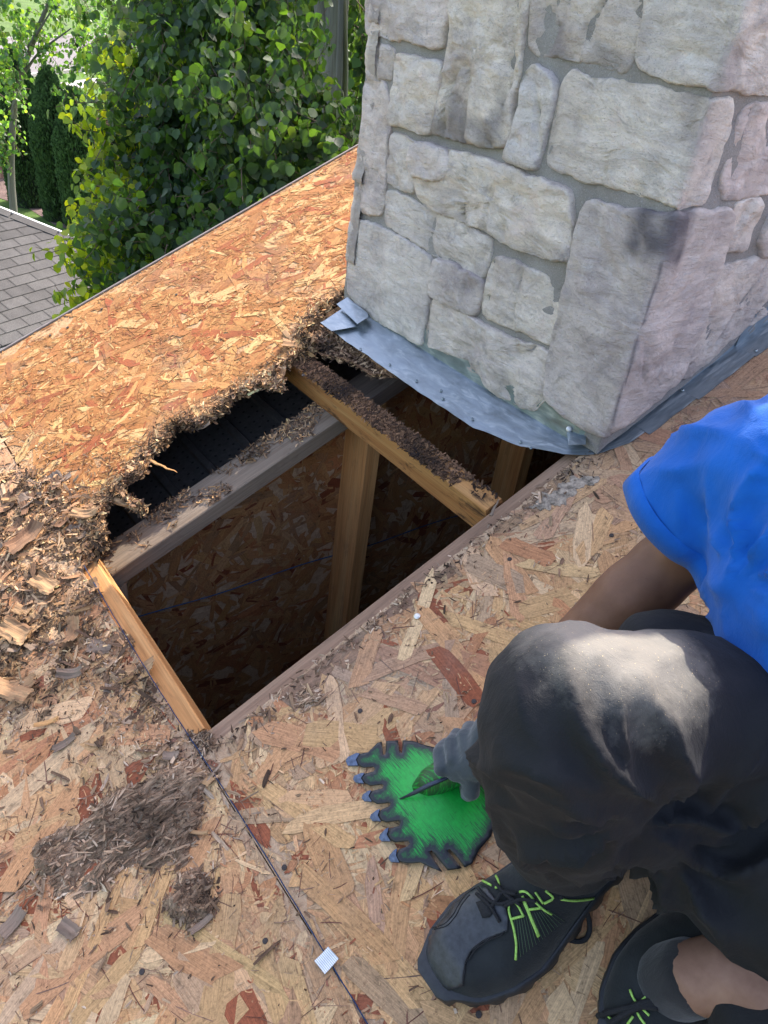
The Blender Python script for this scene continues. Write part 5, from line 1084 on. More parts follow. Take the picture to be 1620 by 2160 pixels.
for T4 in ([(205, 284), (186, 282), (130, 300), (124, 322), (135, 346), (196, 350), (184, 318)], [(232, 392), (212, 393), (170, 402), (164, 420), (178, 438), (228, 450), (212, 420)], [(270, 490), (252, 492), (218, 506), (212, 526), (226, 543), (272, 550), (254, 520)], [(318, 595), (300, 600), (264, 616), (258, 634), (272, 652), (322, 660), (306, 628)], [(368, 698), (350, 704), (314, 728), (308, 746), (322, 764), (376, 770), (356, 736)], [(412, 812), (396, 820), (366, 842), (360, 858), (374, 878), (424, 886), (406, 850)]):
    pp = np.array([roofc(*p, 0.007) for p in c6(T4)]); n = len(pp); V = [RW(x, y, bladeh(x, y)+0.0006-(0.004 if 1 < i < 5 else 0)) for i, (x, y) in enumerate(pp)]+[RW(x, y, bladeh(x, y)-0.0032-(0.0025 if 1 < i < 5 else 0)) for i, (x, y) in enumerate(pp)]
    mk('tooth', V, [list(range(n)), list(range(2*n-1, n-1, -1))]+[[i, i+n, (i+1) % n+n, (i+1) % n] for i in range(n)], M['steel'], tool)
hpts = [ath(878, 1664, 0.014), ath(905, 1652, 0.024), ath(950, 1628, 0.040), ath(1010, 1590, 0.060), ath(1120, 1520, 0.095)]
V, F = tube(np.array([np.array([np.interp(t, range(5), [h[i] for h in hpts]) for i in range(3)]) for t in np.linspace(0, 4, 26)]), np.interp(np.linspace(0, 4, 26), [0, 1, 2, 4], [0.008, 0.0185, 0.0205, 0.018]), 24)
mk('socket', V, F, M['green'], tool, tc=V, col=np.full((len(V), 3), 0.42), smooth=True)
V, F = tube([ath(842, 1686, 0.012), ath(875, 1672, 0.034), ath(905, 1656, 0.045), ath(945, 1640, 0.058)], [0.001, 0.0028, 0.0032, 0.002], 8); mk('rib', V, F, m_plain('dark_worn_steel', (0.05, 0.06, 0.09), 0.45, 0.6), tool, smooth=True)
e = hpts[-1]; e2 = e+unit(e-hpts[-2])*0.65
V, F = tube([e, e2], [0.0155, 0.0155], 16)
# the wooden shaft runs back under the leg, parallel with the deck
dirh = unit(RW(0.35, 0.9, 0.10)); V, F = tube([e-dirh*0.0, e+dirh*0.35], 0.014, 16); mk('shaft', V, F, M['pine_worn'], tool, tc=V, smooth=True)

# ------------------------------------------------------------------ the worker
dg = lambda: bpy.context.evaluated_depsgraph_get()
def capsule_union(chains, voxel, smooth_it=6):
    """one continuous skin over chains of (point, radius)"""
    bm = bmesh.new()
    for ch in chains:
        ch = [(np.array(p, float), r) for p, r in ch]
        for (p, r), (q, s) in zip(ch[:-1], ch[1:]):
            n = max(2, int(np.linalg.norm(q-p)/(min(r, s)*0.25)))
            for i in range(n+1):
                t = i/n; c = p+(q-p)*t; rr = r+(s-r)*t; bmesh.ops.create_icosphere(bm, subdivisions=2, radius=rr, matrix=Matrix.Translation(Vector(c)))
    me = bpy.data.meshes.new('tmp'); bm.to_mesh(me); bm.free(); o = bpy.data.objects.new('tmp', me); scene.collection.objects.link(o)
    m = o.modifiers.new('r', 'REMESH'); m.mode = 'VOXEL'; m.voxel_size = voxel; m2 = o.modifiers.new('s', 'SMOOTH'); m2.factor = 0.6; m2.iterations = smooth_it
    bpy.context.view_layer.update(); ev = o.evaluated_get(dg()); m3 = bpy.data.meshes.new_from_object(ev); bpy.data.objects.remove(o)
    V = np.zeros(len(m3.vertices)*3); m3.vertices.foreach_get('co', V); Nm = np.zeros(len(m3.vertices)*3); m3.vertices.foreach_get('normal', Nm)
    F = [tuple(p.vertices) for p in m3.polygons]; bpy.data.meshes.remove(m3); return V.reshape(-1, 3), Nm.reshape(-1, 3), F
def m_cloth(name, c, rough=0.9, sheen=0.3, sc=900, dust_sunpatch=False, var=0.15):
    m, nt, b = newmat(name); t = tcn(nt); a = noi(nt, t, 14, 4); w = noi(nt, t, sc, 2, 0.5); col_ = ramp(nt, a, [(0.3, tuple(x*(1-var) for x in c)), (0.7, tuple(x*(1+var) for x in c))])
    if dust_sunpatch:
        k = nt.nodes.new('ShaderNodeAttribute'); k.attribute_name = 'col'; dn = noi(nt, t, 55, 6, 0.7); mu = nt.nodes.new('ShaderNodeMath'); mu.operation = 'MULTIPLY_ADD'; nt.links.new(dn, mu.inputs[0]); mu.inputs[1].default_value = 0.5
        nt.links.new(k.outputs['Fac'], mu.inputs[2]); col_ = mix(nt, ramp(nt, mu.outputs[0], [(0.50, 0.0), (1.25, 0.80)]), col_, (0.23, 0.215, 0.185))  # pale mix: painted sunlight on the knee together with its dust
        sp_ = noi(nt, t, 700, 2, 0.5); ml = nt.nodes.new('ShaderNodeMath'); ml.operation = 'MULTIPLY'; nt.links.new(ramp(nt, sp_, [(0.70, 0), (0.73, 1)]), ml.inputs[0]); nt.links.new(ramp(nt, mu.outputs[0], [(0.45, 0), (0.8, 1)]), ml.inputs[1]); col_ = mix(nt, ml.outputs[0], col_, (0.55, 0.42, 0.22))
    setc(nt, b, col_); b.inputs['Roughness'].default_value = rough; b.inputs['Sheen Weight'].default_value = sheen; b.inputs['Sheen Roughness'].default_value = 0.5; cr = noi(nt, mapped(nt, t, (1, 1, 0.45)), 48, 4, 0.6, 0.8); pb = bump(nt, b, cr, 0.30, 0.006); bump(nt, b, w, 0.45, 0.0008, pb); return m
M['pants'] = m_cloth('charcoal_trousers', (0.0095, 0.0100, 0.0118), 0.8, 0.03, dust_sunpatch=True); M['shirt'] = m_cloth('blue_jersey', (0.004, 0.098, 0.42), 0.97, 0.12); M['glove'] = m_cloth('grey_knit_glove', (0.045, 0.055, 0.062), 0.9, 0.3, 1400)
M['sock'] = m_cloth('black_sock', (0.012, 0.012, 0.014), 0.95, 0.3)
m, nt, b = newmat('brown_skin'); t_ = tcn(nt); a = noi(nt, t_, 30, 5, 0.6); s_ = noi(nt, t_, 700, 3, 0.6)
setc(nt, b, mix(nt, ramp(nt, noi(nt, t_, 420, 2), [(0.68, 0), (0.74, 0.4)]), ramp(nt, a, [(0.3, (0.15, 0.070, 0.040)), (0.7, (0.205, 0.10, 0.058))]), (0.06, 0.028, 0.018)))
b.inputs['Roughness'].default_value = 0.55; b.inputs['Subsurface Weight'].default_value = 0.08; b.inputs['Subsurface Radius'].default_value = (0.01, 0.004, 0.002); bump(nt, b, s_, 0.35, 0.0006); M['skin'] = m
m, nt, b = newmat('pale_shin_skin'); t_ = tcn(nt); setc(nt, b, ramp(nt, noi(nt, t_, 40, 5, 0.6), [(0.3, (0.20, 0.105, 0.07)), (0.7, (0.28, 0.16, 0.11))])); b.inputs['Roughness'].default_value = 0.6; bump(nt, b, noi(nt, t_, 500, 3), 0.3, 0.0005); M['shin'] = m

HIPR, HIPL = ath(1730, 1560, 0.13), ath(1900, 1720, 0.11); worker = thing('person', RW(0.70, 0.55, 0.0), 'person in blue T-shirt and dark trousers crouching with a gloved hand on the shovel', 'person')
KN = ath(1196, 1522, 0.385); HEM = ath(1190, 1738, 0.135); MID = ath(1430, 1500, 0.31)
pinch = ath(1335, 1745, 0.25)
def fold_disp(V, Nm, centre, amp, freq, seed, rmin=0.012, rmax=0.17, ax=None):
    w = V-centre; vd = unit(CAM-centre) if ax is None else unit(np.array(ax)); e1 = unit(np.cross(vd, (0.1, 0.2, 1.0))); e2 = np.cross(vd, e1); x = w@e1; y = w@e2; th = np.arctan2(y, x); r = np.sqrt(x*x+y*y)
    nn = nz(V, 7, seed, 2); ph = freq*th+2.6*nn+seed; f = 1-np.abs(np.sin(ph)); f = f**1.6; mod = np.clip(0.5+1.4*nz(V, 11, seed+7, 2), 0, 1.2)
    k = np.clip((r-rmin)/0.03, 0, 1)*np.clip(1-(r-rmin)/rmax, 0, 1)**0.8; return (amp*(f-0.35)*k*mod)[:, None]*Nm
V, Nm, F = capsule_union([[(KN+np.array([-.004, .012, 0]), 0.079), (KN+(HEM-KN)*0.3, 0.086), (KN+(HEM-KN)*0.7, 0.081), (HEM, 0.071)],
                          [(KN, 0.078), (MID, 0.074), (HIPR, 0.104)], [(ath(1385, 1370, 0.26), 0.045), (ath(1450, 1430, 0.23), 0.070), (HIPR, 0.09)],
                          [(ath(1330, 1690, 0.24), 0.060), (ath(1420, 1700, 0.20), 0.060), (HIPR, 0.08)],
                          [(HIPR, 0.115), (HIPL, 0.115)], [(HIPL, 0.10), (ath(1640, 1850, 0.13), 0.090), (ath(1530, 1840, 0.13), 0.066), (ath(1420, 1790, 0.16), 0.045)],
                          [(HIPL, 0.10), (ath(2050, 2150, 0.16), 0.075)], [(ath(1640, 1850, 0.13), 0.088), (ath(1790, 1960, 0.14), 0.088), (ath(1960, 2130, 0.12), 0.078)],
                          [(ath(1980, 2150, 0.12), 0.075), (ath(1730, 2160, 0.085), 0.060), (ath(1600, 2150, 0.080), 0.050)]], 0.0062, 8)
hk = (np.clip((np.linalg.norm(V-HEM, axis=1)-0.06)/0.06, 0.12, 1)*(1-0.65*np.clip((V@NR-0.36)/0.06, 0, 1)))[:, None]
V = V+hk*fold_disp(V, Nm, pinch, 0.034, 6.5, 1.3, 0.008, 0.17)
V = V+fold_disp(V, Nm, ath(1400, 1800, 0.17), 0.020, 5.0, 4.4, 0.010, 0.20)
fine = nz(V, 16, 8.0, 3); V = V+(0.0035*fine)[:, None]*Nm
topk = np.clip((V@NR-0.40)/0.04, 0, 1)
# small gathered ridges along the crown of the knee
w = V-KN; ridge = np.sin((w[:, 0]*0.8+w[:, 1]*0.3)*230+4*nz(V, 14, 2.0, 2)); V = V+(0.0016*ridge*topk*np.clip(1-np.abs(w[:, 1]-0.04)/0.05, 0, 1))[:, None]*Nm
dust_sunpatch = np.clip(1.25-np.linalg.norm((V-(KN+0.080*unit(np.array([-0.15, 0.62, 0.75]))))*np.array([1, 1, 1]), axis=1)/0.095, 0, 1)  # mask of the knee's sunlit patch, put into the colour along with real dust
V[:, :] = np.where((V@NR < 0.004)[:, None], V-((V@NR)-0.004)[:, None]*NR, V)
o = mk('trousers', V, F, M['pants'], worker, tc=V, col=np.repeat(dust_sunpatch[:, None], 3, 1), smooth=True)
# body (one skin): torso, head, arms, shins; clothes lie over it
SH_R = ath(1690, 1010, 0.40); SH_L = SH_R+np.array([0.30, 0.02, 0.03]); NECK = (SH_R+SH_L)/2+np.array([0.02, -0.01, 0.06]); ELB = ath(1425, 1178, 0.255); WR = ath(1062, 1510, 0.105); HAND = ath(1015, 1595, 0.074)
PEL = (HIPR+HIPL)/2; HEAD = NECK+np.array([0.07, -0.02, 0.15])
LELB = SH_L+np.array([0.10, -0.06, -0.26]); LHAND = np.array([0.94, 0.18, 0.45])
body = [[(ath(1700, 980, 0.42), 0.045), (SH_R, 0.050), (ath(1560, 1080, 0.33), 0.046), (ELB, 0.041), (ELB+(WR-ELB)*0.25, 0.0445), (ELB+(WR-ELB)*0.55, 0.038), (WR, 0.027), (HAND, 0.028)],
        [(SH_L, 0.05), (LELB, 0.040), (LHAND, 0.027)], [(LHAND, 0.028), (LHAND+np.array([-0.02, -0.05, -0.02]), 0.024), (LHAND+np.array([-0.02, -0.08, -0.05]), 0.010)],
        [(PEL, 0.12), ((PEL+NECK)/2, 0.12), (NECK-np.array([0, 0, 0.09]), 0.11)], [(SH_R, 0.055), (NECK-np.array([0, 0, 0.06]), 0.08), (SH_L, 0.055)], [(NECK-np.array([0, 0, 0.06]), 0.06), (HEAD-np.array([0, 0, 0.04]), 0.052)],
        [(HEAD+np.array([-0.005, 0.02, 0.02]), 0.088), (HEAD+np.array([-0.01, -0.03, -0.035]), 0.068), (HEAD+np.array([-0.012, -0.06, -0.07]), 0.035)], [(HEAD+np.array([-0.015, -0.085, -0.01]), 0.014), (HEAD+np.array([-0.015, -0.105, -0.03]), 0.013)],
        [(HEM, 0.03), (HEM+(ath(1230, 1800, 0.07)-HEM)*0.6, 0.030)]]
V, Nm, F = capsule_union(body, 0.0065, 8)
V = V+(0.0015*nz(V, 30, 3.0, 3))[:, None]*Nm
mk('body', V, F, M['skin'], worker, tc=V, smooth=True)
M['hair'] = m_plain('dark_hair', (0.012, 0.009, 0.008), 0.6, 0, 300, 0.5, 1, 0.003)
V, Nm, F = capsule_union([[(HEAD+np.array([0.0, 0.035, 0.04]), 0.088), (HEAD+np.array([0.0, 0.03, 0.0]), 0.088)]], 0.008, 3); V = V+(0.004*nz(V, 60, 3, 3))[:, None]*Nm; mk('hair', V, F, M['hair'], worker, tc=V, smooth=True)
for s in (-1, 1):
    c = HEAD+np.array([-0.012+s*0.030, -0.084, -0.002]); bm = bmesh.new(); bmesh.ops.create_icosphere(bm, subdivisions=2, radius=0.0085, matrix=Matrix.Translation(Vector(c))); V = [tuple(v.co) for v in bm.verts]; F = [tuple(v.index for v in f.verts) for f in bm.faces]; bm.free(); mk('eye', V, F, M['hair'], worker, smooth=True)
    V, F = tube([HEAD+np.array([s*0.088, 0.01, 0.015]), HEAD+np.array([s*0.095, 0.012, -0.005]), HEAD+np.array([s*0.086, 0.005, -0.03])], [0.012, 0.014, 0.008], 8); mk('ear', V, F, M['skin'], worker, smooth=True)
V, F = tube([HEAD+np.array([-0.04, -0.083, -0.062]), HEAD+np.array([-0.012, -0.094, -0.066]), HEAD+np.array([0.016, -0.083, -0.062])], [0.002, 0.006, 0.002], 8); mk('mouth', V, F, m_plain('lips', (0.16, 0.05, 0.04), 0.5), worker, smooth=True)
# T-shirt
SLV = ath(1470, 1085, 0.325)
V, Nm, F = capsule_union([[(ath(1570, 975, 0.385), 0.064), (ath(1510, 1025, 0.350), 0.067), (ath(1405, 1118, 0.292), 0.070)], [(SH_R, 0.085), (ath(1570, 975, 0.385), 0.064)],
                          [(SH_R+np.array([0.02, 0, 0]), 0.085), (NECK-np.array([0, 0, 0.07]), 0.09), (SH_L, 0.075), (SH_L+(LELB-SH_L)*0.6, 0.066)], [(SH_R, 0.08), (ath(1745, 1240, 0.33), 0.110), (ath(1760, 1440, 0.24), 0.110), (HIPR+NR*0.04, 0.120)],
                          [(NECK-np.array([0, 0, 0.1]), 0.13), ((PEL+NECK)/2, 0.145), (PEL+NR*0.05, 0.145)], [(ath(1560, 1330, 0.22), 0.040), (ath(1680, 1480, 0.22), 0.075), (HIPR+NR*0.04, 0.11)]], 0.0066, 5)
V = V+fold_disp(V, Nm, ath(1540, 1235, 0.33), 0.020, 6.0, 2.2, 0.008, 0.20); V = V+fold_disp(V, Nm, ath(1700, 1010, 0.46), 0.014, 7, 5.1, 0.01, 0.2)
V = V+(0.003*nz(V, 11, 5.0, 3))[:, None]*Nm
# cut the sleeve end square so the arm comes out of an open cuff
ax = unit(ath(1395, 1150, 0.290)-ath(1560, 1010, 0.385)); cpt = ath(1430, 1088, 0.310)
def clip_open(V, F, pt, ax, rad, centre):
    s = (V-pt)@ax; near = np.linalg.norm(V-centre, axis=1) < rad; bad = (s > 0) & near
    keep = [f for f in F if not any(bad[i] for i in f)]; used = np.unique(np.concatenate([np.array(f) for f in keep])); mp = -np.ones(len(V), int); mp[used] = np.arange(len(used))
    Vn = V[used].copy(); Fn = [tuple(mp[i] for i in f) for f in keep]
    # snap the border onto the cut plane
    from collections import Counter
    c = Counter(tuple(sorted((f[i], f[(i+1) % len(f)]))) for f in Fn for i in range(len(f))); border = {i for e_, n_ in c.items() if n_ == 1 for i in e_}
    for i in border: Vn[i] -= ((Vn[i]-pt)@ax)*ax
    return Vn, Fn, [e_ for e_, n_ in c.items() if n_ == 1]
V, F, bd = clip_open(V, F, cpt, ax, 0.11, cpt)
o = mk('t_shirt', V, F, M['shirt'], worker, tc=V, smooth=True); md = o.modifiers.new('thickness', 'SOLIDIFY'); md.thickness = 0.0022; md.offset = -1
# hem band of the sleeve
cen = V[list({i for e_ in bd for i in e_})]; cc = cen.mean(0)
e1 = unit(np.cross(ax, (0, 0, 1.0))); e2 = np.cross(ax, e1); ang = np.arctan2((cen-cc)@e2, (cen-cc)@e1); oo = np.argsort(ang); ringp = cen[oo]
for _ in range(6): ringp = 0.5*ringp+0.25*(np.roll(ringp, 1, 0)+np.roll(ringp, -1, 0))
VV, FF = [], []; n = len(ringp)
for off, gr in ((0.003, 1.0), (0.003, 1.035), (-0.019, 1.03), (-0.021, 1.0)):
    for p in ringp: VV.append(cc+(p-cc)*gr+ax*off)
for k in range(3):
    for i in range(n): FF.append((k*n+i, k*n+(i+1) % n, (k+1)*n+(i+1) % n, (k+1)*n+i))
# (the cuff band is stitched onto the sleeve end)
mk('sleeve_hem', VV, FF, M['shirt'], worker, tc=VV, smooth=True)
# glove: palm and fingers curled round the socket
ga = unit(hpts[3]-hpts[2]); gc = ath(1004, 1606, 0.056); gu = unit(CAM-gc); gs = unit(np.cross(ga, gu)); gu = np.cross(gs, ga); gs = -gs
G = [[(WR+(ELB-WR)*0.12, 0.029), (WR, 0.028), (gc+gu*0.024+ga*0.012, 0.025), (gc+gu*0.021-ga*0.014+gs*0.006, 0.020)]]
for k, (off, ln) in enumerate(((-0.030, 1.0), (-0.010, 1.08), (0.011, 1.05), (0.031, 0.92))):
    ch = []
    for j, a in enumerate((0.4, 1.0, 1.7, 2.4, 3.0)): rr = 0.0315*ln; ch.append((gc+ga*(off+0.002*j)+gu*math.cos(a)*rr*1.05+gs*math.sin(a)*rr*1.15*(1), 0.0108-0.0006*j))
    G.append(ch)
G.append([(gc+gu*0.022-gs*0.010-ga*0.006, 0.014), (gc+gu*0.014-gs*0.026-ga*0.020, 0.0115), (gc-gu*0.006-gs*0.027-ga*0.034, 0.0105), (gc-gu*0.018-gs*0.018-ga*0.036, 0.009)])
V, Nm, F = capsule_union(G, 0.0026, 2); V = V+(0.0012*nz(V, 60, 3.0, 3))[:, None]*Nm; mk('glove', V, F, M['glove'], worker, tc=V, smooth=True)

# shoes
M['shoe'] = m_cloth('black_nubuck', (0.011, 0.013, 0.014), 0.8, 0.12, 420, dust_sunpatch=False, var=0.5); M['rubber'] = m_plain('black_rubber', (0.022, 0.023, 0.025), 0.5, 0, 120, 0.3, 0.4, 0.001); M['cap'] = m_plain('toe_cap_rubber', (0.034, 0.036, 0.040), 0.42, 0, 150, 0.35, 0.35, 0.001)
M['lime'] = m_plain('lime_trim', (0.30, 0.52, 0.10), 0.6, 0, 400, 0.35, 0.3); M['lace'] = m_plain('black_lace', (0.014, 0.014, 0.016), 0.9, 0, 900, 0.5, 1, 0.001); M['dimlime'] = m_plain('thin_green_thread', (0.07, 0.12, 0.06), 0.7)
from mathutils.bvhtree import BVHTree
def shoe(A, Bp, up, label, L=0.292, side=1):
    """A toe end, Bp towards the heel"""
    d = unit(Bp-A); up = unit(up-(up@d)*d); q = np.cross(up, d)*side; NT, NK = 44, 36; V, F, T = [], [], []
    W = lambda t: np.interp(t, [0, 0.03, 0.10, 0.22, 0.34, 0.5, 0.68, 0.85, 0.95, 1.0], [0.014, 0.028, 0.043, 0.053, 0.054, 0.046, 0.039, 0.039, 0.034, 0.016])
    H = lambda t: np.interp(t, [0, 0.04, 0.12, 0.25, 0.4, 0.55, 0.7, 0.85, 1.0], [0.026, 0.042, 0.056, 0.064, 0.078, 0.098, 0.112, 0.112, 0.085])
    bow = lambda t: 0.010*math.sin(t*3.14)*-1
    for i in range(NT+1):
        t = i/NT; w = W(t); h = H(t); c = A+d*(t*L)+q*bow(t)
        for k in range(NK):
            a = 2*math.pi*k/NK; ca, sa = math.cos(a), math.sin(a); pw = 0.62 if t < 0.4 else 0.8
            x = w*math.copysign(abs(ca)**pw, ca); z = (0.018+(h-0.018)*abs(sa)**(0.85 if t < 0.3 else 1.05)) if sa > 0 else 0.018-0.012*abs(sa)
            if t > 0.45 and sa > 0: x *= 1-0.35*abs(sa)**3
            p = c+q*x+up*z; p = p+up*0.0014*noise.noise((t*14, k*0.7, 3)); V.append(p); T.append((t*L, x, z))
    for i in range(NT):
        for k in range(NK): F.append((i*NK+k, i*NK+(k+1) % NK, (i+1)*NK+(k+1) % NK, (i+1)*NK+k))
    F.append(tuple(range(NK-1, -1, -1))); F.append(tuple(range(NT*NK, NT*NK+NK)))
    s = mk('shoe', V, F, M['shoe'], worker, tc=T, smooth=True); s['label'] = label
    V2, F2 = [], []
    prof = [(0.92, 0.0), (1.0, 0.004), (1.06, 0.012), (1.075, 0.022), (1.03, 0.030), (0.99, 0.0305)]
    M_ = 90; ts = [0.5-0.5*math.cos(math.pi*i/(M_//2)) for i in range(M_//2+1)]; loop = [(t, 1) for t in ts]+[(t, -1) for t in ts[-2:0:-1]]
    for (g, z) in prof:
        for j, (t, sg) in enumerate(loop):
            w = W(t); ex = -0.006 if t < 0.02 else 0.006 if t > 0.98 else 0; lug = 0.0022*(1 if (j // 2) % 2 else -1)*(1 if z < 0.02 else 0); c = A+d*(t*L+ex*g)+q*bow(t); wav = 0.006*math.sin(t*13)*(1 if 0.3 < t < 0.9 and z > 0.02 else 0)
            V2.append(c+q*sg*(w*g+lug+0.001)+up*(z+wav+(0.010*max(0, 0.10-t)/0.10)))
    n = len(loop)
    for i in range(len(prof)-1):
        for j in range(n): F2.append((i*n+j, i*n+(j+1) % n, (i+1)*n+(j+1) % n, (i+1)*n+j))
    F2.append(tuple(range(n-1, -1, -1))); F2.append(tuple(range((len(prof)-1)*n, len(prof)*n)))
    so_ = mk('sole', V2, F2, M['rubber'], s, tc=V2, smooth=True)
    bvh = BVHTree.FromPolygons([tuple(v) for v in V], F)
    def onshoe(px, py, lift=0.001):
        dr = ray(px, py); dr = dr/np.linalg.norm(dr); hit = bvh.ray_cast(Vector(CAM), Vector(dr)); 
        if hit[0] is None: return None
        return np.array(hit[0])+np.array(hit[1])*lift*(1 if np.array(hit[1])@dr < 0 else -1)
    def line(pts, r, mat, name='trim', lift=0.0008, k=5):
        P = []
        for (a, b), (c, e_) in zip(pts[:-1], pts[1:]):
            m_ = max(2, int(math.hypot(c-a, e_-b)/6))
            for i in range(m_): P.append(onshoe(a+(c-a)*i/m_, b+(e_-b)*i/m_, lift))
        P.append(onshoe(*pts[-1], lift)); P = [p for p in P if p is not None]
        if len(P) < 3: return None
        P = np.array(P)
        for _ in range(2): P[1:-1] = 0.5*P[1:-1]+0.25*(P[:-2]+P[2:])
        VV, FF = tube(P, r, k); return mk(name, VV, FF, mat, s, smooth=True)
    def patch(pts, mat, name, thick=0.0012, step=0.0045):
        px = np.array(pts, float); P2_, F_ = cdt(px, 7.0); VV = [onshoe(p[0], p[1], thick) for p in P2_]; ok = [v is not None and np.linalg.norm(v-A) < 0.17 for v in VV]; VV = [v if v is not None else np.zeros(3) for v in VV]; F_ = [f for f in F_ if all(ok[i] for i in f)]
        if not F_: return None
        par = list(range(len(VV)))
        def fd_(i):
            while par[i] != i: par[i] = par[par[i]]; i = par[i]
            return i
        for f in F_:
            for i in f[1:]: par[fd_(i)] = fd_(f[0])
        from collections import Counter
        top_ = Counter(fd_(f[0]) for f in F_).most_common(1)[0][0]; F_ = [f for f in F_ if fd_(f[0]) == top_]
        us = sorted({i for f in F_ for i in f}); mp_ = {a: i for i, a in enumerate(us)}; VV = [VV[i] for i in us]; F_ = [tuple(mp_[i] for i in f) for f in F_]
        o_ = mk(name, VV, F_, mat, s, tc=VV, smooth=True); md_ = o_.modifiers.new('thickness', 'SOLIDIFY'); md_.thickness = thick*1.6; md_.offset = 0; return o_
    return s, onshoe, line, patch
A1 = ath(922, 2080, 0.0); B1 = ath(1305, 1735, 0.0)
s1, on1, line1, patch1 = shoe(A1, B1, NR, 'right work shoe, black with lime green trim and rubber toe cap, laces untied')
patch1(c6([(560, 1262), (640, 1235), (700, 1185), (730, 1110), (790, 1040), (850, 1010), (910, 1030), (950, 1085), (1010, 1120), (1025, 1190), (1022, 1265), (960, 1290), (880, 1330), (820, 1380), (790, 1450), (780, 1560), (700, 1585), (620, 1530), (560, 1450), (540, 1370), (545, 1300)]), M['cap'], 'toe_cap')
for pts in ([(600, 1258), (680, 1235), (730, 1180), (760, 1120), (810, 1060), (850, 1035)], [(1010, 1270), (900, 1310), (830, 1360), (795, 1420), (780, 1500), (778, 1560)], [(590, 1268), (690, 1245), (742, 1185), (772, 1126), (818, 1070)], [(1000, 1282), (905, 1322), (842, 1370), (808, 1425)]): line1(c6(pts), 0.0007, M['lace'], 'stitching', 0.0022)
patch1(c6([(855, 1110), (905, 1095), (945, 1165), (925, 1190), (890, 1195)]), M['lace'], 'vent', 0.0024)
for pts in ([(735, 968), (800, 965), (870, 985), (935, 1015)], [(900, 1000), (925, 965), (950, 935)], [(905, 870), (925, 905), (940, 945)], [(955, 1028), (975, 1025), (980, 1000), (960, 965)], [(1065, 1420), (1070, 1330), (1055, 1240), (1030, 1160), (1028, 1110), (1050, 1092), (1080, 1120), (1110, 1185)], [(1040, 1200), (1110, 1180)],
            [(1110, 1100), (1140, 1170), (1165, 1240), (1185, 1295)], [(1090, 1050), (1120, 1040), (1150, 1070), (1180, 1110), (1210, 1140), (1260, 1170)], [(1140, 1145), (1205, 1135)], [(1175, 1050), (1215, 1110)], [(1220, 1110), (1280, 1080), (1230, 1040)], [(1310, 1085), (1370, 1095), (1420, 1092), (1500, 1080)], [(1190, 1290), (1160, 1210), (1130, 1130), (1105, 1070)]): line1(c6(pts), 0.0014, M['lime'], 'trim', 0.0012)
for k in range(16):
    a = (1060+k*12, 1190-k*3); b2 = (1075+k*17, 1420-k*14); line1(c6([a, b2]), 0.00028, M['dimlime'], 'thread', 0.0008, 4)
for k in range(7): line1(c6([(760+k*22, 955-k*16), (900+k*6, 1000-k*14)]), 0.00028, M['dimlime'], 'thread', 0.0008, 4)
for pts in ([(870, 1040), (940, 1110), (1000, 1120), (1060, 1090)], [(860, 1070), (930, 1120), (985, 1215)], [(940, 1130), (1000, 1050), (1080, 1060)], [(1010, 1130), (1100, 1085), (1180, 1090)], [(960, 1010), (1010, 1060), (1100, 1120)]): line1(c6(pts), 0.0020, M['lace'], 'lace', 0.0045, 6)
lp = [on1(*c6([(1310, 1060)])[0], 0.004)]; lp[0] = lp[0] if lp[0] is not None else ath(1185, 1885, 0.06)
loop = [lp[0]]+[ath(*c6([p])[0], h) for p, h in (((1288, 1110), 0.045), ((1272, 1180), 0.025), ((1285, 1240), 0.012), ((1330, 1300), 0.006), ((1400, 1328), 0.005), ((1455, 1315), 0.005), ((1478, 1260), 0.008), ((1470, 1190), 0.018), ((1440, 1120), 0.035), ((1400, 1050), 0.055), ((1370, 1015), 0.07))]
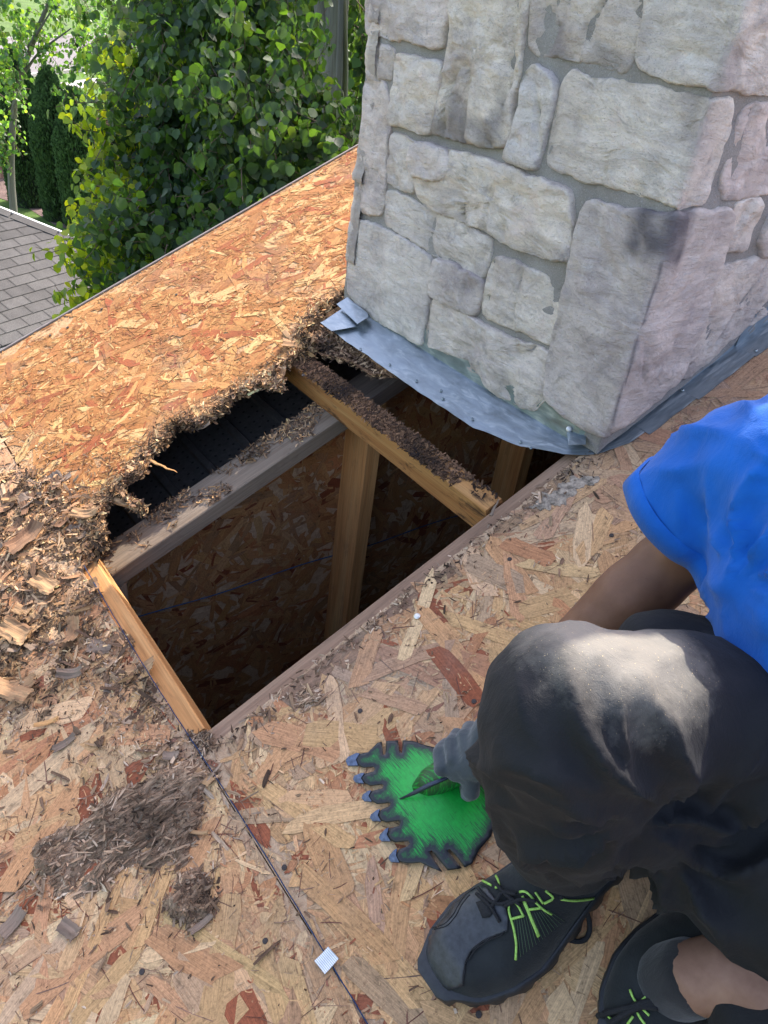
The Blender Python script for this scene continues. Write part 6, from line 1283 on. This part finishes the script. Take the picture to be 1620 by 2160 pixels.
Lp = np.array(loop); tt = np.linspace(0, len(Lp)-1, 70); Lp = np.column_stack([np.interp(tt, range(len(loop)), Lp[:, i]) for i in range(3)])
for _ in range(12): Lp[1:-1] = 0.5*Lp[1:-1]+0.25*(Lp[:-2]+Lp[2:])
V, F = tube(Lp, 0.0029, 8); mk('lace', V, F, M['lace'], s1, tc=V, smooth=True)
V, Nm, F = capsule_union([[(A1+unit(B1-A1)*0.20+NR*0.075, 0.038), (A1+unit(B1-A1)*0.235+NR*0.11, 0.040), (HEM+NR*0.02, 0.040)]], 0.006, 3); mk('sock', V, F, M['sock'], worker, tc=V, smooth=True)
A2 = ath(1300, 2235, 0.0); B2 = ath(1515, 2005, 0.0)
s2, on2, line2, patch2 = shoe(A2, A2+unit(B2-A2), NR, 'left work shoe, black with lime green trim, at the bottom edge', side=-1)
c8 = lambda L: [(1100+x/3.115, 1500+y/3.115) for x, y in L]
for pts in ([(715, 1830), (735, 1890), (765, 1925)], [(820, 1700), (828, 1800), (842, 1880)], [(775, 1925), (812, 1880), (835, 1870)], [(760, 1980), (790, 2030), (812, 2056)], [(700, 2056), (735, 2005)], [(570, 2000), (610, 2040)], [(800, 1960), (840, 2000)]): line2(c8(pts), 0.0014, M['lime'], 'trim', 0.0012)
for pts in ([(480, 2040), (560, 1990), (660, 1960), (800, 1930), (960, 1900)], [(600, 2050), (680, 1990), (780, 1940), (900, 1950)], [(700, 1960), (760, 1930), (860, 1900), (1000, 1930)]): line2(c8(pts), 0.0030, M['lace'], 'lace', 0.004, 6)
ANK = ath(1500, 2075, 0.095)
V, Nm, F = capsule_union([[(ath(1420, 2070, 0.050), 0.038), (ath(1455, 2062, 0.074), 0.037)]], 0.005, 3)
mk('sock', V, F, M['sock'], worker, tc=V, smooth=True)
V, Nm, F = capsule_union([[(ath(1465, 2062, 0.080), 0.034), (ath(1530, 2055, 0.088), 0.038), (ath(1620, 2090, 0.095), 0.042)]], 0.005, 3)
mk('ankle', V, F, M['shin'], worker, tc=V, smooth=True)
